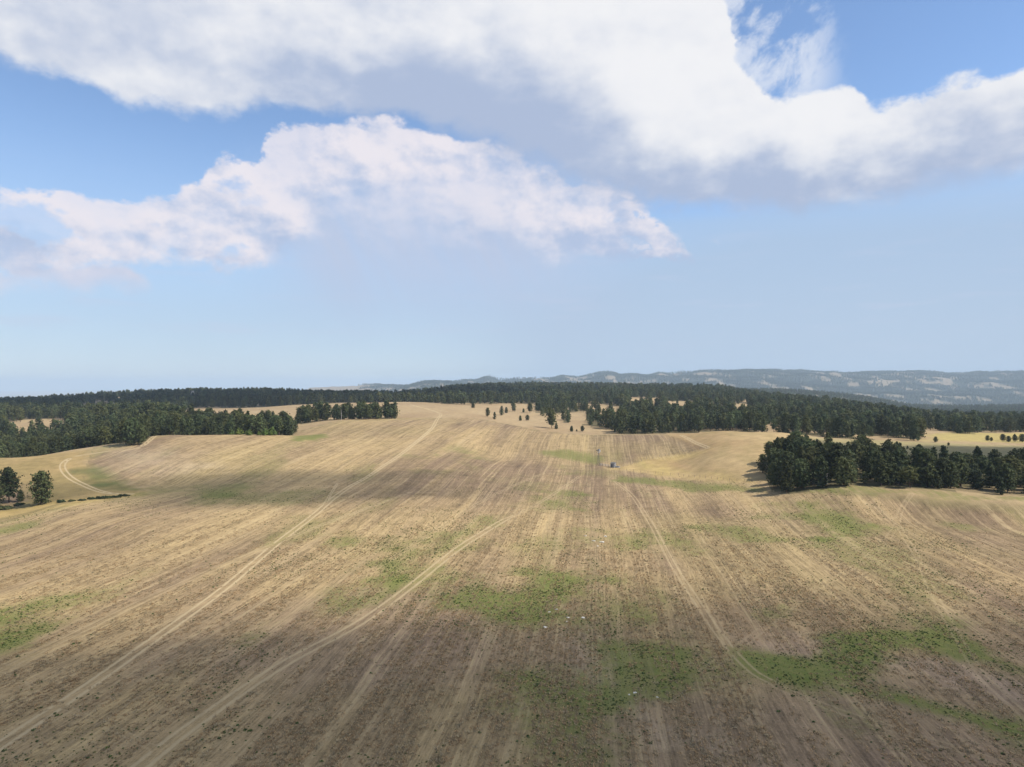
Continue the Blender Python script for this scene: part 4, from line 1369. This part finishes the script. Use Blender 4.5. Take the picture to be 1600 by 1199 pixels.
# ------------------------------------------------------------------ windmill, shed, windbreak, fences
WX, WY = hit(935, 729)
wz = zat(WX, WY)
wm = link('windmill', None, None, (WX, WY, wz)); wm.rotation_euler.z = R(20)
tag(wm, 'tall thin farm windmill on a lattice tower at the pasture corner', 'windmill')
HT = 7.9
for sx, sy in ((-1, -1), (1, -1), (1, 1), (-1, 1)):
    mb = MB(); mb.tube([(sx * 0.85, sy * 0.85, -0.4), (sx * 0.13, sy * 0.13, HT)], [0.06, 0.05], 5)
    link('leg', mb.mesh('leg', [DARKM]), wm)
mb = MB()
for q in range(5):
    h0, h1 = HT * q / 5, HT * (q + 1) / 5
    w0, w1 = 0.85 - 0.72 * q / 5, 0.85 - 0.72 * (q + 1) / 5
    cs0 = [(-w0, -w0), (w0, -w0), (w0, w0), (-w0, w0)]; cs1 = [(-w1, -w1), (w1, -w1), (w1, w1), (-w1, w1)]
    for e in range(4):
        e2 = (e + 1) % 4
        mb.tube([(*cs0[e], h0), (*cs1[e2], h1)], [0.025] * 2, 4)
        mb.tube([(*cs1[e], h1), (*cs1[e2], h1)], [0.03] * 2, 4)
link('brace', mb.mesh('brace', [DARKM]), wm)
mb = MB(); mb.box((0, 0, HT + 0.05), (0.7, 0.7, 0.08)); link('platform', mb.mesh('platform', [BOARD]), wm)
mb = MB(); mb.box((0, 0.0, HT + 0.75), (0.38, 0.6, 0.4), taper=0.2); mb.tube([(0, 0, HT + 0.09), (0, 0, HT + 0.55)], [0.07, 0.07], 6)
gear = link('gearbox', mb.mesh('gearbox', [DARKM]), wm)
mb = MB()
for k in range(16):
    a = 2 * math.pi * k / 16
    for r_ in (0,):
        d = np.array([math.cos(a), 0, math.sin(a)]); tq = np.array([-math.sin(a), 0, math.cos(a)])
        c = np.array([0, -0.5, HT + 0.75]); off = np.array([0, 0.08, 0])
        p = [c + d * 0.35 - tq * 0.06 - off, c + d * 1.15 - tq * 0.17 - off, c + d * 1.15 + tq * 0.17 + off, c + d * 0.35 + tq * 0.06 + off]
        mb.face(p); mb.face([q + np.array([0, 0.01, 0]) for q in p[::-1]])
mb.tube([(0, -0.58, HT + 0.75), (0, -0.3, HT + 0.75)], [0.1, 0.1], 8)
rot = link('rotor', mb.mesh('rotor', [GALV]), wm)
mb = MB()
mb.box((0, 1.1, HT + 0.75), (0.05, 1.4, 0.06)); mb.box((0, 2.05, HT + 0.8), (0.03, 0.9, 0.7))
link('tail_vane', mb.mesh('tail_vane', [DARKM]), wm)

SX, SY = hit(958, 731)
sz = zat(SX, SY)
sh = link('pump_shed', None, None, (SX, SY, sz)); sh.rotation_euler.z = R(-32)
tag(sh, 'small grey metal shed with a dark doorway beside the windmill', 'shed')
mb = MB(); mb.box((0, 0, 1.1), (2.5, 2.0, 2.6)); link('wall', mb.mesh('wall', [GALV]), sh)
mb = MB()
for k in range(9):
    mb.box((-1.2 + 0.3 * k, -1.015, 1.1), (0.05, 0.03, 2.58))
    mb.box((1.265, -0.96 + 0.24 * k, 1.1), (0.03, 0.05, 2.58))
link('wall_rib', mb.mesh('wall_rib', [GALV]), sh)['kind'] = 'stuff'
mb = MB(); v = [(-1.4, -1.2, 2.41), (1.4, -1.2, 2.41), (1.4, 1.2, 2.75), (-1.4, 1.2, 2.75)]
mb.face(v); mb.face([(a, b, c + 0.08) for a, b, c in v][::-1])
for k in range(4):
    p, q = v[k], v[(k + 1) % 4]
    mb.face([p, (p[0], p[1], p[2] + 0.08), (q[0], q[1], q[2] + 0.08), q])
link('roof', mb.mesh('roof', [DARKM]), sh)
mb = MB(); mb.box((-0.35, -1.045, 0.85), (0.95, 0.04, 1.9)); dr = link('door', mb.mesh('door', [DARKM]), sh)
mb = MB(); mb.box((0.0, -1.085, 0.9), (0.05, 0.05, 0.16)); link('handle', mb.mesh('handle', [GALV]), dr)

TX, TY = hit(965, 731)
tz = zat(TX, TY)
tk_ = link('stock_tank', None, None, (TX, TY, tz))
tag(tk_, 'round steel stock tank of water just right of the metal shed', 'water tank')
mb = MB(); n = 24
for z0, z1, r0, r1 in ((-0.3, 0.62, 1.25, 1.25), (0.62, 0.66, 1.3, 1.3), (0.66, 0.40, 1.2, 1.2)):
    for k in range(n):
        a, b = 2 * math.pi * k / n, 2 * math.pi * (k + 1) / n
        mb.face([(r0 * math.cos(a), r0 * math.sin(a), z0), (r0 * math.cos(b), r0 * math.sin(b), z0), (r1 * math.cos(b), r1 * math.sin(b), z1), (r1 * math.cos(a), r1 * math.sin(a), z1)])
for k in range(n):
    a, b = 2 * math.pi * k / n, 2 * math.pi * (k + 1) / n
    mb.face([(1.2 * math.cos(a), 1.2 * math.sin(a), 0.66), (1.3 * math.cos(a), 1.3 * math.sin(a), 0.66), (1.3 * math.cos(b), 1.3 * math.sin(b), 0.66), (1.2 * math.cos(b), 1.2 * math.sin(b), 0.66)])
link('tank_wall', mb.mesh('tank_wall', [GALV]), tk_)
mb = MB(); mb.face([(1.2 * math.cos(2 * math.pi * k / n), 1.2 * math.sin(2 * math.pi * k / n), 0.45) for k in range(n)])
link('water_surface', mb.mesh('water_surface', [WATER]), tk_)


def fence_line(name, pts, step, rails, hpost, label, cat, postmat, railmat, rail_r, wide):
    W = [hit(*p) for p in pts]
    P = []
    for (x0, y0), (x1, y1) in zip(W[:-1], W[1:]):
        L = math.hypot(x1 - x0, y1 - y0); n_ = max(1, int(L / step))
        P += [(x0 + (x1 - x0) * k / n_, y0 + (y1 - y0) * k / n_) for k in range(n_)]
    P.append(W[-1])
    o = link(name, None, None, (P[0][0], P[0][1], zat(*P[0])))
    tag(o, label, cat)
    ox, oy, oz = o.location
    mb = MB(); mb.tube([(0, 0, -0.3), (0, 0, hpost)], [wide, wide * 0.9], 6)
    pm = mb.mesh('post', [postmat])
    zz = [zat(*p) for p in P]
    for (x, y), z in zip(P, zz):
        link('post', pm, o, (x - ox, y - oy, z - oz)).rotation_euler = (random.uniform(-0.05, 0.05), random.uniform(-0.05, 0.05), 0)
    for hr in rails:
        mb = MB()
        mb.tube([(x - ox, y - oy + 0.01, z - oz + hr) for (x, y), z in zip(P, zz)], [rail_r] * len(P), 4)
        link('rail' if rail_r > 0.03 else 'wire', mb.mesh('rail', [railmat]), o)
    return o


fence_line('board_fence', [(937, 728), (946, 729.5), (955, 731)], 1.7, (0.35, 0.75, 1.15), 1.45, 'short weathered rail fence between the windmill and the metal shed', 'fence', BOARD, PALE, 0.07, 0.09)
fence_line('wire_fence', [(968, 735), (1060, 744), (1140, 752), (1200, 756)], 4.0, (0.5, 0.85, 1.15), 1.3, 'wire fence along the lower edge of the golden pasture', 'fence', BOARD, DARKM, 0.01, 0.07)
fence_line('wire_fence', [(966, 732), (1010, 719), (1060, 708), (1104, 701)], 4.0, (0.5, 0.85, 1.15), 1.3, 'wire fence along the upper edge of the golden pasture', 'fence', BOARD, DARKM, 0.01, 0.07)


# ------------------------------------------------------------------ clouds that pass between the sun and the land (high to the right, out of frame)
CM = bpy.data.materials.new('cloud_vapour')
CM.use_nodes = True
CM.node_tree.nodes.clear()
ct = NT(CM.node_tree)
co_ = ct.new('ShaderNodeOutputMaterial')
cv = ct.new('ShaderNodeVolumePrincipled')
cv.inputs['Color'].default_value = (1, 1, 1, 1)
cv.inputs['Density'].default_value = 0.0118
ct.ln.new(cv.outputs[0], co_.inputs['Volume'])


def cloud(gx0, gy0, alt, rx, ry, rz, seed, label):
    """Cumulus whose shadow falls round the ground point (gx0, gy0)."""
    import bmesh
    t_ = alt / SUN[2]
    c = np.array([gx0, gy0, 0]) + SUN * t_
    bm = bmesh.new()
    bmesh.ops.create_icosphere(bm, subdivisions=5, radius=1.0)
    P = np.array([v.co[:] for v in bm.verts])
    k = 1 + 0.55 * (fbm(P[:, 0] * 2.2 + P[:, 2] + 9, P[:, 1] * 2.2 + P[:, 2] * 1.3 + 9, seed, 5) - 0.5) * 2
    for v, kk in zip(bm.verts, k):
        x, y, z = v.co
        zz = abs(z) ** 1.9 * (0.6 + 0.6 * kk if z > 0 else -0.55)
        v.co = (x * kk * rx, y * kk * ry, zz * rz)
    me = bpy.data.meshes.new('cloud'); bm.to_mesh(me); bm.free()
    me.materials.append(CM)
    o = link('cloud', me, None, c)
    o['label'] = label; o['kind'] = 'stuff'
    return o


cloud(20, 48, 560, 190, 118, 80, 1, 'cumulus above the near end of the field')
cloud(200, 70, 560, 120, 95, 70, 2, 'cumulus above the near right end of the field')
cloud(392, 366, 620, 155, 108, 170, 3, 'cumulus above the dark right hand stand')
cloud(-100, 312, 640, 100, 50, 45, 4, 'small cumulus above the field hollow at left')
cloud(-560, 1300, 1700, 620, 330, 330, 5, 'cumulus above the dark woods at left')


# ------------------------------------------------------------------ air
HM = bpy.data.materials.new('hazy_air')
HM.use_nodes = True
HM.node_tree.nodes.clear()
ht_ = NT(HM.node_tree)
ho = ht_.new('ShaderNodeOutputMaterial')
hv = ht_.new('ShaderNodeVolumePrincipled')
hv.inputs['Color'].default_value = (0.60, 0.745, 0.89, 1)
hv.inputs['Density'].default_value = 0.000085
hv.inputs['Anisotropy'].default_value = 0.0
ht_.ln.new(hv.outputs[0], ho.inputs['Volume'])
mb = MB()
zb_, zt_ = PLAIN - 60.0, 215.0
mb.box((0, 0, (zb_ + zt_) / 2), (73000, 73000, zt_ - zb_))
hz = link('haze', mb.mesh('haze', [HM]))
hz['kind'] = 'stuff'
